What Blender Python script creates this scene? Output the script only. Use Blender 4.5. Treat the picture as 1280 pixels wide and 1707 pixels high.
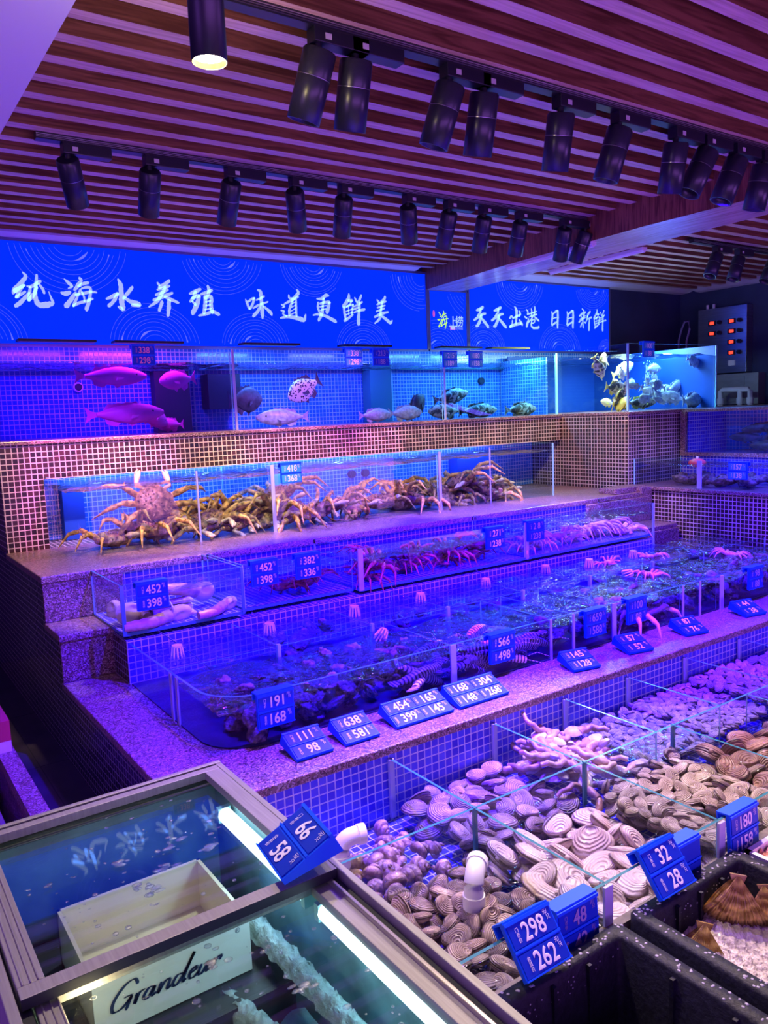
import bpy, bmesh, math, random
from mathutils import Vector, Matrix, Euler
from math import sin, cos, pi, radians as rad
for o in list(bpy.data.objects): bpy.data.objects.remove(o)
SC = bpy.context.scene
COL = SC.collection
DZ = -0.27                      # all heights below are written with the floor at 0.27
# ------------------------------------------------------------------ camera
cd = bpy.data.cameras.new('camera'); cam = bpy.data.objects.new('camera', cd); COL.objects.link(cam)
cd.sensor_fit = 'HORIZONTAL'; cd.sensor_width = 36.0; cd.lens = 1319.2*36/1280
cd.clip_start = 0.02
yaw, pit, rol = rad(34.5755), rad(7.1719), rad(-2.3554)
fw = Vector((sin(yaw)*cos(pit), cos(yaw)*cos(pit), -sin(pit)))
rt = Vector((cos(yaw), -sin(yaw), 0)); up = rt.cross(fw)
rr = cos(rol)*rt + sin(rol)*up; uu = -sin(rol)*rt + cos(rol)*up
cam.matrix_world = Matrix(((rr.x, uu.x, -fw.x, 0), (rr.y, uu.y, -fw.y, 0), (rr.z, uu.z, -fw.z, 1.5+DZ), (0, 0, 0, 1)))
SC.camera = cam
SC.view_settings.view_transform = 'Standard'; SC.view_settings.look = 'None'
SC.view_settings.gamma = 1; SC.view_settings.exposure = 0.12
SC.cycles.transparent_max_bounces = 32; SC.cycles.max_bounces = 8
SC.cycles.sample_clamp_indirect = 4.0
# ------------------------------------------------------------------ world and main lights
W = bpy.data.worlds.new('world'); SC.world = W; W.use_nodes = True
bg = W.node_tree.nodes['Background']; bg.inputs[0].default_value = (0.20, 0.055, 0.80, 1); bg.inputs[1].default_value = 0.28

KS = 2.2
def spot(loc, target, color, watts, angle=60, blend=.5, radius=.03):
    l = bpy.data.lights.new('spot_light', 'SPOT'); l.color = color; l.energy = watts*KS
    l.spot_size = rad(angle); l.spot_blend = blend; l.shadow_soft_size = radius
    o = bpy.data.objects.new('spot_light', l); COL.objects.link(o)
    o.location = loc
    d = Vector(target)-Vector(loc); o.rotation_euler = d.to_track_quat('-Z', 'Y').to_euler()
    return o
def area(loc, target, color, watts, sx, sy):
    l = bpy.data.lights.new('area_light', 'AREA'); l.color = color; l.energy = watts
    l.shape = 'RECTANGLE'; l.size = sx; l.size_y = sy
    o = bpy.data.objects.new('area_light', l); COL.objects.link(o); o.location = loc
    d = Vector(target)-Vector(loc); o.rotation_euler = d.to_track_quat('-Z', 'Y').to_euler()
    return o
BLUE = (.045, .002, 1); PURP = (.42, .10, 1); VIO = (.20, .04, 1); WARM = (1, .66, .36); PINK = (.95, .16, .95); NEU = (1, .76, .62); CYAN = (.2, .55, 1)
# (head index on track 2 / track 1) -> beams; the heads are built further down at the same places
BEAMS2 = {0: ((.85, 2.0, .58), PURP, 36, 55), 1: ((1.25, 2.4, .6), BLUE, 360, 75), 2: ((1.0, 1.5, .45), VIO, 46, 55), 3: ((1.9, 2.4, .6), BLUE, 360, 75),
          4: ((1.40, 1.1, .45), NEU, 66, 60), 5: ((2.6, 2.4, .6), BLUE, 350, 75), 6: ((1.62, .95, .42), NEU, 70, 60), 7: ((2.4, 1.6, .5), PURP, 34, 70), 8: ((3.3, 2.4, .6), BLUE, 240, 80), 9: ((3.4, 1.7, .5), VIO, 80, 80)}
BEAMS1 = {0: ((.85, 3.6, 1.0), WARM, 34, 60), 1: ((1.05, 3.9, 1.26), PINK, 100, 36), 2: ((1.4, 3.75, 1.0), WARM, 48, 50), 3: ((1.02, 2.95, .8), WARM, 75, 24), 4: ((2.0, 3.7, 1.0), WARM, 48, 50),
          5: ((2.2, 2.9, .8), BLUE, 120, 75), 6: ((2.3, 3.9, 1.32), PINK, 60, 50), 7: ((3.0, 3.7, 1.0), WARM, 48, 55), 8: ((3.0, 2.9, .8), BLUE, 120, 75), 9: ((3.9, 3.5, 1.0), WARM, 46, 60), 10: ((3.5, 2.95, .8), WARM, 60, 26)}
# unseen fill lights added out of view to brighten the ceiling and beam
area((1.2, -1.3, .55), (2.0, 2.2, 2.455), (.50, .16, 1), 84, 4., 1.)
area((4.6, -.6, .55), (3.7, 2.4, 2.3), (.48, .16, 1), 45, 1.5, 1.)
area((-1.6, 1.2, .55), (1.5, 2.2, 2.455), (.40, .12, 1), 28, 1., 2.5)
# ------------------------------------------------------------------ materials
MATS = {}
def nt(name):
    m = bpy.data.materials.new(name); m.use_nodes = True; t = m.node_tree; t.nodes.clear()
    out = t.nodes.new('ShaderNodeOutputMaterial'); MATS[name] = m
    return m, t, out
def N(t, typ, **kw):
    n = t.nodes.new(typ)
    for k, v in kw.items():
        if k.startswith('i_'):
            key = k[2:]; key = int(key) if key.isdigit() else key.replace('_', ' ')
            n.inputs[key].default_value = v
        else: setattr(n, k, v)
    return n
def lk(t, a, b): t.links.new(a, b)
def pbr(name, col, rough=.5, metal=0., spec=.5, var=0., nscale=20., bump=0., coord='Object', objvar=0., emit=None, es=0., trans=0., dark=.5, detail=4., stretch=None, coat=0.):
    m, t, out = nt(name)
    b = N(t, 'ShaderNodeBsdfPrincipled'); lk(t, b.outputs[0], out.inputs[0])
    b.inputs['Roughness'].default_value = rough; b.inputs['Metallic'].default_value = metal
    b.inputs['Specular IOR Level'].default_value = spec
    b.inputs['Coat Weight'].default_value = coat
    if trans: b.inputs['Transmission Weight'].default_value = trans
    if emit: b.inputs['Emission Color'].default_value = (*emit, 1); b.inputs['Emission Strength'].default_value = es
    c = (*col, 1); src = None
    if var or bump:
        tc = N(t, 'ShaderNodeTexCoord'); s = tc.outputs[coord]
        if stretch:
            mp = N(t, 'ShaderNodeMapping'); mp.inputs['Scale'].default_value = stretch; lk(t, s, mp.inputs[0]); s = mp.outputs[0]
        n = N(t, 'ShaderNodeTexNoise', i_Scale=nscale, i_Detail=detail); lk(t, s, n.inputs['Vector'])
        if var:
            r = N(t, 'ShaderNodeValToRGB'); lk(t, n.outputs['Fac'], r.inputs[0])
            r.color_ramp.elements[0].position = .35; r.color_ramp.elements[1].position = .65
            r.color_ramp.elements[0].color = tuple(x*(1-var*dark) for x in col)+(1,); r.color_ramp.elements[1].color = tuple(min(1, x*(1+var)) for x in col)+(1,)
            src = r.outputs[0]
        if bump:
            bp = N(t, 'ShaderNodeBump', i_Strength=bump, i_Distance=.01); lk(t, n.outputs['Fac'], bp.inputs['Height']); lk(t, bp.outputs[0], b.inputs['Normal'])
    if objvar:
        oi = N(t, 'ShaderNodeObjectInfo'); h = N(t, 'ShaderNodeHueSaturation'); h.inputs['Color'].default_value = c
        if src: lk(t, src, h.inputs['Color'])
        mr = N(t, 'ShaderNodeMapRange'); lk(t, oi.outputs['Random'], mr.inputs[0]); mr.inputs[3].default_value = 1-objvar; mr.inputs[4].default_value = 1+objvar*.6
        lk(t, mr.outputs[0], h.inputs['Value']); src = h.outputs[0]
        ms = N(t, 'ShaderNodeMapRange'); lk(t, oi.outputs['Random'], ms.inputs[0]); ms.inputs[3].default_value = .47; ms.inputs[4].default_value = .53; lk(t, ms.outputs[0], h.inputs['Hue'])
    if src: lk(t, src, b.inputs['Base Color'])
    else: b.inputs['Base Color'].default_value = c
    return m
def mosaic(name, tcol, tcol2, grout, size=.0252, g=.10, gloss=.15):
    m, t, out = nt(name)
    b = N(t, 'ShaderNodeBsdfPrincipled'); lk(t, b.outputs[0], out.inputs[0])
    uv = N(t, 'ShaderNodeTexCoord')
    sc = N(t, 'ShaderNodeVectorMath', operation='SCALE'); sc.inputs['Scale'].default_value = 1/size; lk(t, uv.outputs['UV'], sc.inputs[0])
    fr = N(t, 'ShaderNodeVectorMath', operation='FRACTION'); lk(t, sc.outputs[0], fr.inputs[0])
    fl = N(t, 'ShaderNodeVectorMath', operation='FLOOR'); lk(t, sc.outputs[0], fl.inputs[0])
    sx = N(t, 'ShaderNodeSeparateXYZ'); lk(t, fr.outputs[0], sx.inputs[0])
    def edge(o):
        a = N(t, 'ShaderNodeMath', operation='SUBTRACT'); a.inputs[1].default_value = .5; lk(t, o, a.inputs[0])
        c = N(t, 'ShaderNodeMath', operation='ABSOLUTE'); lk(t, a.outputs[0], c.inputs[0]); return c.outputs[0]
    mx = N(t, 'ShaderNodeMath', operation='MAXIMUM'); lk(t, edge(sx.outputs[0]), mx.inputs[0]); lk(t, edge(sx.outputs[1]), mx.inputs[1])
    st = N(t, 'ShaderNodeMapRange'); lk(t, mx.outputs[0], st.inputs[0]); st.inputs[1].default_value = .5-g-.02; st.inputs[2].default_value = .5-g+.02
    wn = N(t, 'ShaderNodeTexWhiteNoise', noise_dimensions='3D'); lk(t, fl.outputs[0], wn.inputs['Vector'])
    mc = N(t, 'ShaderNodeMix', data_type='RGBA'); lk(t, wn.outputs['Value'], mc.inputs[0]); mc.inputs[6].default_value = (*tcol, 1); mc.inputs[7].default_value = (*tcol2, 1)
    mg = N(t, 'ShaderNodeMix', data_type='RGBA'); lk(t, st.outputs[0], mg.inputs[0]); lk(t, mc.outputs[2], mg.inputs[6]); mg.inputs[7].default_value = (*grout, 1)
    lk(t, mg.outputs[2], b.inputs['Base Color'])
    rg = N(t, 'ShaderNodeMapRange'); lk(t, st.outputs[0], rg.inputs[0]); rg.inputs[3].default_value = gloss; rg.inputs[4].default_value = .8; lk(t, rg.outputs[0], b.inputs['Roughness'])
    bp = N(t, 'ShaderNodeBump', i_Strength=.5, i_Distance=.001, invert=True); lk(t, st.outputs[0], bp.inputs['Height']); lk(t, bp.outputs[0], b.inputs['Normal'])
    return m
def granite(name, c1, c2, c3, rough=.3):
    m, t, out = nt(name); b = N(t, 'ShaderNodeBsdfPrincipled'); lk(t, b.outputs[0], out.inputs[0]); b.inputs['Roughness'].default_value = rough
    tc = N(t, 'ShaderNodeTexCoord')
    v = N(t, 'ShaderNodeTexVoronoi', i_Scale=260.); lk(t, tc.outputs['Object'], v.inputs['Vector'])
    sp = N(t, 'ShaderNodeSeparateColor'); lk(t, v.outputs['Color'], sp.inputs[0])
    r = N(t, 'ShaderNodeValToRGB'); lk(t, sp.outputs[0], r.inputs[0]); e = r.color_ramp.elements
    r.color_ramp.interpolation = 'CONSTANT'
    e[0].position = 0; e[0].color = (*c3, 1); e[1].position = .22; e[1].color = (*c1, 1)
    x = e.new(.72); x.color = (*c2, 1)
    n = N(t, 'ShaderNodeTexNoise', i_Scale=60.); lk(t, tc.outputs['Object'], n.inputs['Vector'])
    mx = N(t, 'ShaderNodeMix', data_type='RGBA', blend_type='MULTIPLY'); mx.inputs[0].default_value = .5; lk(t, r.outputs[0], mx.inputs[6]); lk(t, n.outputs['Color'], mx.inputs[7]); lk(t, mx.outputs[2], b.inputs['Base Color'])
    return m
def wood(name, c1, c2, axis='X', rough=.4, scale=9.):
    m, t, out = nt(name); b = N(t, 'ShaderNodeBsdfPrincipled'); lk(t, b.outputs[0], out.inputs[0]); b.inputs['Roughness'].default_value = rough
    tc = N(t, 'ShaderNodeTexCoord'); mp = N(t, 'ShaderNodeMapping'); lk(t, tc.outputs['Object'], mp.inputs[0])
    mp.inputs['Scale'].default_value = {'X': (.06, 1, 1), 'Z': (1, 1, .07), 'Y': (1, .06, 1)}[axis]
    n = N(t, 'ShaderNodeTexNoise', i_Scale=scale*6, i_Detail=6., i_Distortion=1.2); lk(t, mp.outputs[0], n.inputs['Vector'])
    r = N(t, 'ShaderNodeValToRGB'); lk(t, n.outputs['Fac'], r.inputs[0]); r.color_ramp.elements[0].position = .38; r.color_ramp.elements[1].position = .62
    r.color_ramp.elements[0].color = (*c1, 1); r.color_ramp.elements[1].color = (*c2, 1); lk(t, r.outputs[0], b.inputs['Base Color'])
    return m
def thin_glass(name, tint, refl=1.0, rough=.0, bump=0., bscale=10., base=.03, emis=None):
    m, t, out = nt(name)
    tr = N(t, 'ShaderNodeBsdfTransparent'); tr.inputs[0].default_value = (*tint, 1)
    gl = N(t, 'ShaderNodeBsdfGlossy'); gl.inputs['Roughness'].default_value = rough
    ge = N(t, 'ShaderNodeNewGeometry'); dt = N(t, 'ShaderNodeVectorMath', operation='DOT_PRODUCT'); lk(t, ge.outputs['Incoming'], dt.inputs[0]); lk(t, ge.outputs['Normal'], dt.inputs[1])
    if bump:
        tc = N(t, 'ShaderNodeTexCoord'); n = N(t, 'ShaderNodeTexNoise', i_Scale=bscale, i_Detail=3., i_Distortion=.6); lk(t, tc.outputs['Object'], n.inputs['Vector'])
        bp = N(t, 'ShaderNodeBump', i_Strength=bump, i_Distance=.02); lk(t, n.outputs['Fac'], bp.inputs['Height']); lk(t, bp.outputs[0], gl.inputs['Normal']); lk(t, bp.outputs[0], dt.inputs[1])
    ab_ = N(t, 'ShaderNodeMath', operation='ABSOLUTE'); lk(t, dt.outputs['Value'], ab_.inputs[0])
    om = N(t, 'ShaderNodeMath', operation='SUBTRACT', i_0=1.); lk(t, ab_.outputs[0], om.inputs[1])
    pw = N(t, 'ShaderNodeMath', operation='POWER', i_1=5.); lk(t, om.outputs[0], pw.inputs[0])
    ad = N(t, 'ShaderNodeMath', operation='MULTIPLY_ADD', i_1=.9*refl, i_2=base, use_clamp=True); lk(t, pw.outputs[0], ad.inputs[0])
    mx = N(t, 'ShaderNodeMixShader'); lk(t, ad.outputs[0], mx.inputs[0]); lk(t, tr.outputs[0], mx.inputs[1]); lk(t, gl.outputs[0], mx.inputs[2]); lk(t, mx.outputs[0], out.inputs[0])
    return m
def shell_mat(name, c1, c2, bands=22., rough=.45, objvar=.35, coat=.25, bw=.26):
    """concentric growth bands along UV.x plus noise"""
    m, t, out = nt(name); b = N(t, 'ShaderNodeBsdfPrincipled'); lk(t, b.outputs[0], out.inputs[0]); b.inputs['Roughness'].default_value = rough; b.inputs['Coat Weight'].default_value = coat
    tc = N(t, 'ShaderNodeTexCoord'); oi = N(t, 'ShaderNodeObjectInfo')
    s = N(t, 'ShaderNodeSeparateXYZ'); lk(t, tc.outputs['UV'], s.inputs[0])
    n = N(t, 'ShaderNodeTexNoise', i_Scale=45., i_Detail=3.); lk(t, tc.outputs['Object'], n.inputs['Vector'])
    a = N(t, 'ShaderNodeMath', operation='MULTIPLY_ADD', i_1=bands*1.9); lk(t, s.outputs[0], a.inputs[0])
    nn = N(t, 'ShaderNodeMath', operation='MULTIPLY', i_1=9.); lk(t, n.outputs['Fac'], nn.inputs[0]); lk(t, nn.outputs[0], a.inputs[2])
    si = N(t, 'ShaderNodeMath', operation='SINE'); lk(t, a.outputs[0], si.inputs[0])
    n2 = N(t, 'ShaderNodeTexNoise', i_Scale=26., i_Detail=2.); lk(t, tc.outputs['Object'], n2.inputs['Vector'])
    r = N(t, 'ShaderNodeMath', operation='MULTIPLY_ADD', i_1=bw); lk(t, si.outputs[0], r.inputs[0])
    r2 = N(t, 'ShaderNodeMapRange', i_1=.35, i_2=.65, i_3=.15, i_4=.85); lk(t, n2.outputs['Fac'], r2.inputs[0]); lk(t, r2.outputs[0], r.inputs[2])
    mx = N(t, 'ShaderNodeMix', data_type='RGBA'); lk(t, r.outputs[0], mx.inputs[0]); mx.inputs[6].default_value = (*c1, 1); mx.inputs[7].default_value = (*c2, 1)
    lip = N(t, 'ShaderNodeMapRange', i_1=.86, i_2=.99, i_3=0., i_4=.85); lk(t, s.outputs[0], lip.inputs[0])
    mlp = N(t, 'ShaderNodeMix', data_type='RGBA'); lk(t, lip.outputs[0], mlp.inputs[0]); lk(t, mx.outputs[2], mlp.inputs[6]); mlp.inputs[7].default_value = (c1[0]*.18, c1[1]*.13, c1[2]*.10, 1)
    h = N(t, 'ShaderNodeHueSaturation'); lk(t, mlp.outputs[2], h.inputs['Color'])
    mr = N(t, 'ShaderNodeMapRange'); lk(t, oi.outputs['Random'], mr.inputs[0]); mr.inputs[3].default_value = 1-objvar; mr.inputs[4].default_value = 1+objvar*.5; lk(t, mr.outputs[0], h.inputs['Value'])
    lk(t, h.outputs[0], b.inputs['Base Color'])
    bp = N(t, 'ShaderNodeBump', i_Strength=.5, i_Distance=.0025); lk(t, si.outputs[0], bp.inputs['Height']); lk(t, bp.outputs[0], b.inputs['Normal'])
    return m
mosaic('mosaic_brown', (.006, .003, .004), (.055, .016, .015), (.66, .54, .46), g=.085, gloss=.45)
mosaic('mosaic_blue', (.05, .04, .55), (.08, .10, .72), (.62, .62, .72), g=.07)
mosaic('mosaic_tank', (.02, .13, .55), (.04, .22, .70), (.55, .62, .75), g=.07)
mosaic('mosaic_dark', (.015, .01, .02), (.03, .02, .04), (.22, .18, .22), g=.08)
granite('granite', (.27, .14, .13), (.58, .40, .38), (.08, .04, .04))
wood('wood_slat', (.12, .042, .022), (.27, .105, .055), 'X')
wood('wood_slat_lit', (.50, .30, .24), (.68, .45, .38), 'X')  # paler slat undersides: light from below put into the wood colour
wood('wood_beam', (.13, .04, .025), (.33, .12, .07), 'Z', scale=12.)
wood('wood_soffit_lit', (.42, .26, .24), (.60, .42, .40), 'Y', rough=.22)  # beam underside, its colour lightened to stand in for light from below
pbr('ceiling_dark', (.02, .015, .02), .9)
pbr('white_paint', (.78, .76, .80), .6)
pbr('navy_wall', (.02, .025, .09), .6, var=.3, nscale=4)
pbr('floor_tile', (.035, .03, .045), .35, var=.4, nscale=8)
pbr('black_metal', (.012, .012, .02), .38, metal=.0, spec=.6)
pbr('black_head', (.018, .018, .03), .32, metal=.0, spec=.45, var=.1, nscale=200)
pbr('steel', (.55, .55, .58), .28, metal=1., var=.15, nscale=6, stretch=(1, 1, 40))
pbr('alu_frame', (.34, .33, .33), .5, metal=.35, var=.12, nscale=30, stretch=(8, .3, 1), bump=.05)
pbr('alu_edge', (.62, .58, .56), .3, metal=.9)
pbr('gasket', (.02, .025, .035), .5)
pbr('tag_blue', (.0, .10, .85), .5, spec=.3)
pbr('tag_card', (.0, .035, .50), .5, spec=.3)
pbr('tag_card_cyan', (.03, .35, .60), .4)
pbr('tag_white', (.9, .9, .93), .5, emit=(.8, .8, 1), es=.0)
pbr('tag_red', (.9, .25, .45), .5)
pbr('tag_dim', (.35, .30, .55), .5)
pbr('glass_edge', (.35, .75, .78), .2, spec=.8)
pbr('glass_joint', (.42, .46, .62), .4)
pbr('glass_edge_dark', (.05, .22, .26), .2, spec=.8)
thin_glass('glass', (.93, .97, .98), .8)
thin_glass('glass_freezer', (.84, .93, .95), 1.3, base=.07, rough=.01)
thin_glass('water_surface', (.55, .52, .95), 1.3, rough=.05, bump=1.0, bscale=22., base=.10)
thin_glass('water_surface_dark', (.36, .34, .72), 1.3, rough=.12, bump=1.0, bscale=26., base=.14)
thin_glass('water_line', (.72, .80, .96), 1.5, rough=.10, bump=1.0, bscale=9., base=.22)
thin_glass('water_tint', (.72, .84, .97), .0, base=.0)
thin_glass('water_tint_cyan', (.55, .85, .96), .0, base=.0)
thin_glass('water_tint_deep', (.45, .38, .95), .0, base=.0)
pbr('tank_floor', (.02, .02, .05), .4, var=.5, nscale=12)
thin_glass('water_dark', (.55, .50, .80), 1.2, rough=.08, base=.03, bump=.8, bscale=30.)
thin_glass('water_clear', (.86, .87, .95), 1.2, rough=.03, base=.04, bump=.6, bscale=14.)
pbr('tank_blue', (.004, .07, .36), .5)
pbr('white_plastic', (.85, .85, .88), .4)
pbr('foam_black', (.010, .011, .020), .6, var=.5, nscale=90, bump=.3, spec=.3)
pbr('foam_spot', (.42, .40, .46), .6)
pbr('carton_cream', (.80, .68, .50), .6, var=.08, nscale=12)
pbr('carton_white', (.74, .78, .74), .5, var=.06, nscale=12)
pbr('ink_navy', (.01, .03, .12), .5)
pbr('liner', (.12, .25, .30), .45, var=.35, nscale=14, bump=.3)
pbr('frost_teal', (.10, .20, .24), .6, var=.9, nscale=22, bump=.8)
pbr('frost', (.26, .36, .38), .8, var=.3, nscale=60, bump=1.)
pbr('ice', (.66, .58, .50), .3, var=.35, nscale=70, bump=1., detail=8, coat=.4)
pbr('cream_edge', (.8, .75, .5), .5)
pbr('red_box', (.6, .05, .08), .4)
pbr('grime', (.20, .15, .12), .6, var=.5, nscale=30, bump=.4)

# ------------------------------------------------------------------ geometry helper
class MB:
    def __init__(s): s.v = []; s.f = []; s.m = []; s.uv = {}; s.smooth = []
    def add(s, vs, fs, mi=0, smooth=False, uvs=None):
        k = len(s.v); s.v += [Vector(x) for x in vs]
        for j, f in enumerate(fs):
            if uvs: s.uv[len(s.f)] = [uvs[i] for i in f]
            s.f.append([i+k for i in f]); s.m.append(mi); s.smooth.append(smooth)
        return s
    def box(s, x0, x1, y0, y1, z0, z1, mi=0, mats=None):
        vs = [(x0, y0, z0), (x1, y0, z0), (x1, y1, z0), (x0, y1, z0), (x0, y0, z1), (x1, y0, z1), (x1, y1, z1), (x0, y1, z1)]
        fs = [(0, 3, 2, 1), (4, 5, 6, 7), (0, 1, 5, 4), (1, 2, 6, 5), (2, 3, 7, 6), (3, 0, 4, 7)]   # bottom top -y +x +y -x
        s.add(vs, fs, mi)
        if mats:
            for i, q in enumerate(mats): s.m[len(s.m)-6+i] = q
        return s
    def prism(s, pts, a, b, axis='Z', mi=0, smooth=False):
        n = len(pts)
        def P(p, h): return {'Z': (p[0], p[1], h), 'Y': (p[0], h, p[1]), 'X': (h, p[0], p[1])}[axis]
        vs = [P(p, a) for p in pts]+[P(p, b) for p in pts]
        fs = [list(range(n))[::-1], list(range(n, 2*n))]
        s.add(vs, fs, mi)
        s.add(vs, [(i, (i+1) % n, n+(i+1) % n, n+i) for i in range(n)], mi, smooth)
        return s
    def tube(s, pts, r, seg=8, mi=0, cap=True, flat=1.0, smooth=True):
        pts = [Vector(p) for p in pts]; n = len(pts)
        rs = r if isinstance(r, (list, tuple)) else [r]*n
        vs = []; ref = Vector((0, 0, 1))
        for i, p in enumerate(pts):
            d = (pts[min(i+1, n-1)]-pts[max(i-1, 0)]).normalized()
            q = ref if abs(d.dot(ref)) < .95 else Vector((0, 1, 0))
            a = d.cross(q).normalized(); b = a.cross(d).normalized()
            for k in range(seg):
                t = 2*pi*k/seg; vs.append(p+a*cos(t)*rs[i]+b*sin(t)*rs[i]*flat)
        fs = [(i*seg+k, i*seg+(k+1) % seg, (i+1)*seg+(k+1) % seg, (i+1)*seg+k) for i in range(n-1) for k in range(seg)]
        s.add(vs, fs, mi, smooth)
        if cap: s.add([vs[k] for k in range(seg)], [list(range(seg))[::-1]], mi); s.add(vs[-seg:], [list(range(seg))], mi)
        return s
    def ell(s, c, r, nu=12, nv=8, mi=0, fn=None):
        vs = []
        for j in range(nv+1):
            ph = pi*j/nv
            for i in range(nu):
                th = 2*pi*i/nu; p = Vector((sin(ph)*cos(th), sin(ph)*sin(th), cos(ph)))
                k = fn(p) if fn else 1
                vs.append((c[0]+p.x*r[0]*k, c[1]+p.y*r[1]*k, c[2]+p.z*r[2]*k))
        fs = [(j*nu+i, (j+1)*nu+i, (j+1)*nu+(i+1) % nu, j*nu+(i+1) % nu) for j in range(nv) for i in range(nu)]
        return s.add(vs, fs, mi, True)
    def grid(s, fn, nu, nv, mi=0, smooth=True):
        vs = [fn(i/nu, j/nv) for j in range(nv+1) for i in range(nu+1)]
        return s.add(vs, [(j*(nu+1)+i, j*(nu+1)+i+1, (j+1)*(nu+1)+i+1, (j+1)*(nu+1)+i) for j in range(nv) for i in range(nu)], mi, smooth)
    def mesh(s, name, mats, off=(0, 0, 0)):
        me = bpy.data.meshes.new(name); off = Vector(off)
        me.from_pydata([v-off for v in s.v], [], s.f)
        for q in mats: me.materials.append(MATS[q])
        uvl = me.uv_layers.new(name='UVMap')
        for p in me.polygons:
            p.material_index = s.m[p.index]; p.use_smooth = s.smooth[p.index]
            n = p.normal; a = max(range(3), key=lambda i: abs(n[i]))
            cu = s.uv.get(p.index)
            for k, li in enumerate(p.loop_indices):
                if cu: uvl.data[li].uv = cu[k]
                else:
                    v = s.v[me.loops[li].vertex_index]
                    uvl.data[li].uv = ((v.y, v.z), (v.x, v.z), (v.x, v.y))[a]
        return me
    def build(s, name, mats, parent=None, off=None, bevel=0.):
        if isinstance(mats, str): mats = [mats]
        if off is None: off = parent.location if parent and parent.get('is_world') else (0, 0, 0)
        me = s.mesh(name, mats, off)
        o = bpy.data.objects.new(name, me); COL.objects.link(o)
        if parent: o.parent = parent
        if bevel:
            b = o.modifiers.new('bevel', 'BEVEL'); b.width = bevel; b.segments = 2; b.limit_method = 'ANGLE'
        return o
def tag(o, label=None, cat=None, group=None, kind=None):
    if label: o['label'] = label
    if cat: o['category'] = cat
    if group: o['group'] = group
    if kind: o['kind'] = kind
    return o
def thing(name, loc, label, cat, group=None, world=False, rot=(0, 0, 0)):
    o = bpy.data.objects.new(name, None); COL.objects.link(o); o.location = loc; o.rotation_euler = rot
    o.empty_display_size = .05
    tag(o, label, cat, group)
    if world: o['is_world'] = 1
    return o
def struct(name, mb, mats, bevel=0):
    return tag(mb.build(name, mats, bevel=bevel), kind='structure')
def meshobj(name, me, parent=None, loc=(0, 0, 0), rot=(0, 0, 0), scale=1):
    o = bpy.data.objects.new(name, me); COL.objects.link(o); o.location = loc; o.rotation_euler = rot
    o.scale = (scale,)*3 if not isinstance(scale, tuple) else scale
    if parent: o.parent = parent
    return o
def children_of(o): return KIDS.get(o.name, [])
KIDS = {}
def copy_tree(o, loc=None, rot=None, scale=None, label=None, group=None):
    kids = [c for c in bpy.data.objects if c.parent == o] if o.name not in KIDS else KIDS[o.name]
    KIDS[o.name] = kids
    c = o.copy(); COL.objects.link(c)
    if loc is not None: c.location = loc
    if rot is not None: c.rotation_euler = rot
    if scale is not None: c.scale = (scale,)*3 if not isinstance(scale, tuple) else scale
    if label: c['label'] = label
    if group: c['group'] = group
    for k in kids:
        d = k.copy(); COL.objects.link(d); d.parent = c
        for g in [x for x in k.children]:
            e = g.copy(); COL.objects.link(e); e.parent = d
    return c
TXT = {}
def text_me(body, mat, size=1., ext=.0, offset=0., shear=0., sx=1., align='CENTER', rough=0.):
    """flat lettering in the XZ plane facing -Y, centred at the origin"""
    key = (body, mat, size, ext, offset, shear, sx, align, rough)
    if key in TXT: return TXT[key]
    c = bpy.data.curves.new('lettering', 'FONT'); c.body = body; c.size = 1; c.shear = shear; c.resolution_u = 3; c.bevel_depth = offset; c.bevel_resolution = 0
    c.extrude = ext/size
    o = bpy.data.objects.new('lettering', c); me = bpy.data.meshes.new_from_object(o); bpy.data.objects.remove(o); me.name = 'lettering'
    xs = [v.co.x for v in me.vertices]; ys = [v.co.y for v in me.vertices]
    cx, cy = (min(xs)+max(xs))/2, (min(ys)+max(ys))/2
    if align == 'LEFT': cx = min(xs)
    rnd = random.Random(body)
    ph = [rnd.random()*6 for _ in range(6)]
    for v in me.vertices:
        x, y, z = v.co
        if rough:
            x += rough*(sin(y*9+ph[0])+.6*sin(y*23+x*11+ph[1])); y += rough*(sin(x*8+ph[2])+.6*sin(x*19+y*13+ph[3]))
        v.co = ((x-cx)*size*sx, -z*size*(.25 if offset else 1), (y-cy)*size)
    if rough:
        bmx = bmesh.new(); bmx.from_mesh(me); bmesh.ops.remove_doubles(bmx, verts=bmx.verts, dist=1e-5*size)
        be = [e for e in bmx.edges if e.is_boundary and e.calc_length() > .05*size]
        bmesh.ops.subdivide_edges(bmx, edges=be, cuts=3); bmesh.ops.triangulate(bmx, faces=bmx.faces)
        nv = {}
        for e in bmx.edges:
            if not e.is_boundary: continue
            f = e.link_faces[0]; c0 = f.calc_center_median(); mid = (e.verts[0].co+e.verts[1].co)/2; d = (e.verts[1].co-e.verts[0].co).normalized()
            n_ = Vector((d.z, 0, -d.x)); n_ = n_ if n_.dot(mid-c0) > 0 else -n_
            for v in e.verts: nv[v] = nv.get(v, Vector((0, 0, 0)))+n_
        for v, n_ in nv.items():
            x, z = v.co.x/size, v.co.z/size
            k = .5+.5*sin(x*7+ph[4]+2.2*sin(z*6+ph[5])); k2 = sin(x*41+z*33+ph[0])
            v.co += n_.normalized()*size*(.042+.046*k*k+.006*k2)
        bmx.to_mesh(me); bmx.free()
    me.materials.clear(); me.materials.append(MATS[mat]); TXT[key] = me
    return me

# ------------------------------------------------------------------ levels
L1, L2, L3, L4 = .578, .756, .937, 1.438
FB = 1.258; T4T = 1.858; SL = 2.455; XR = 4.2
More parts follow.
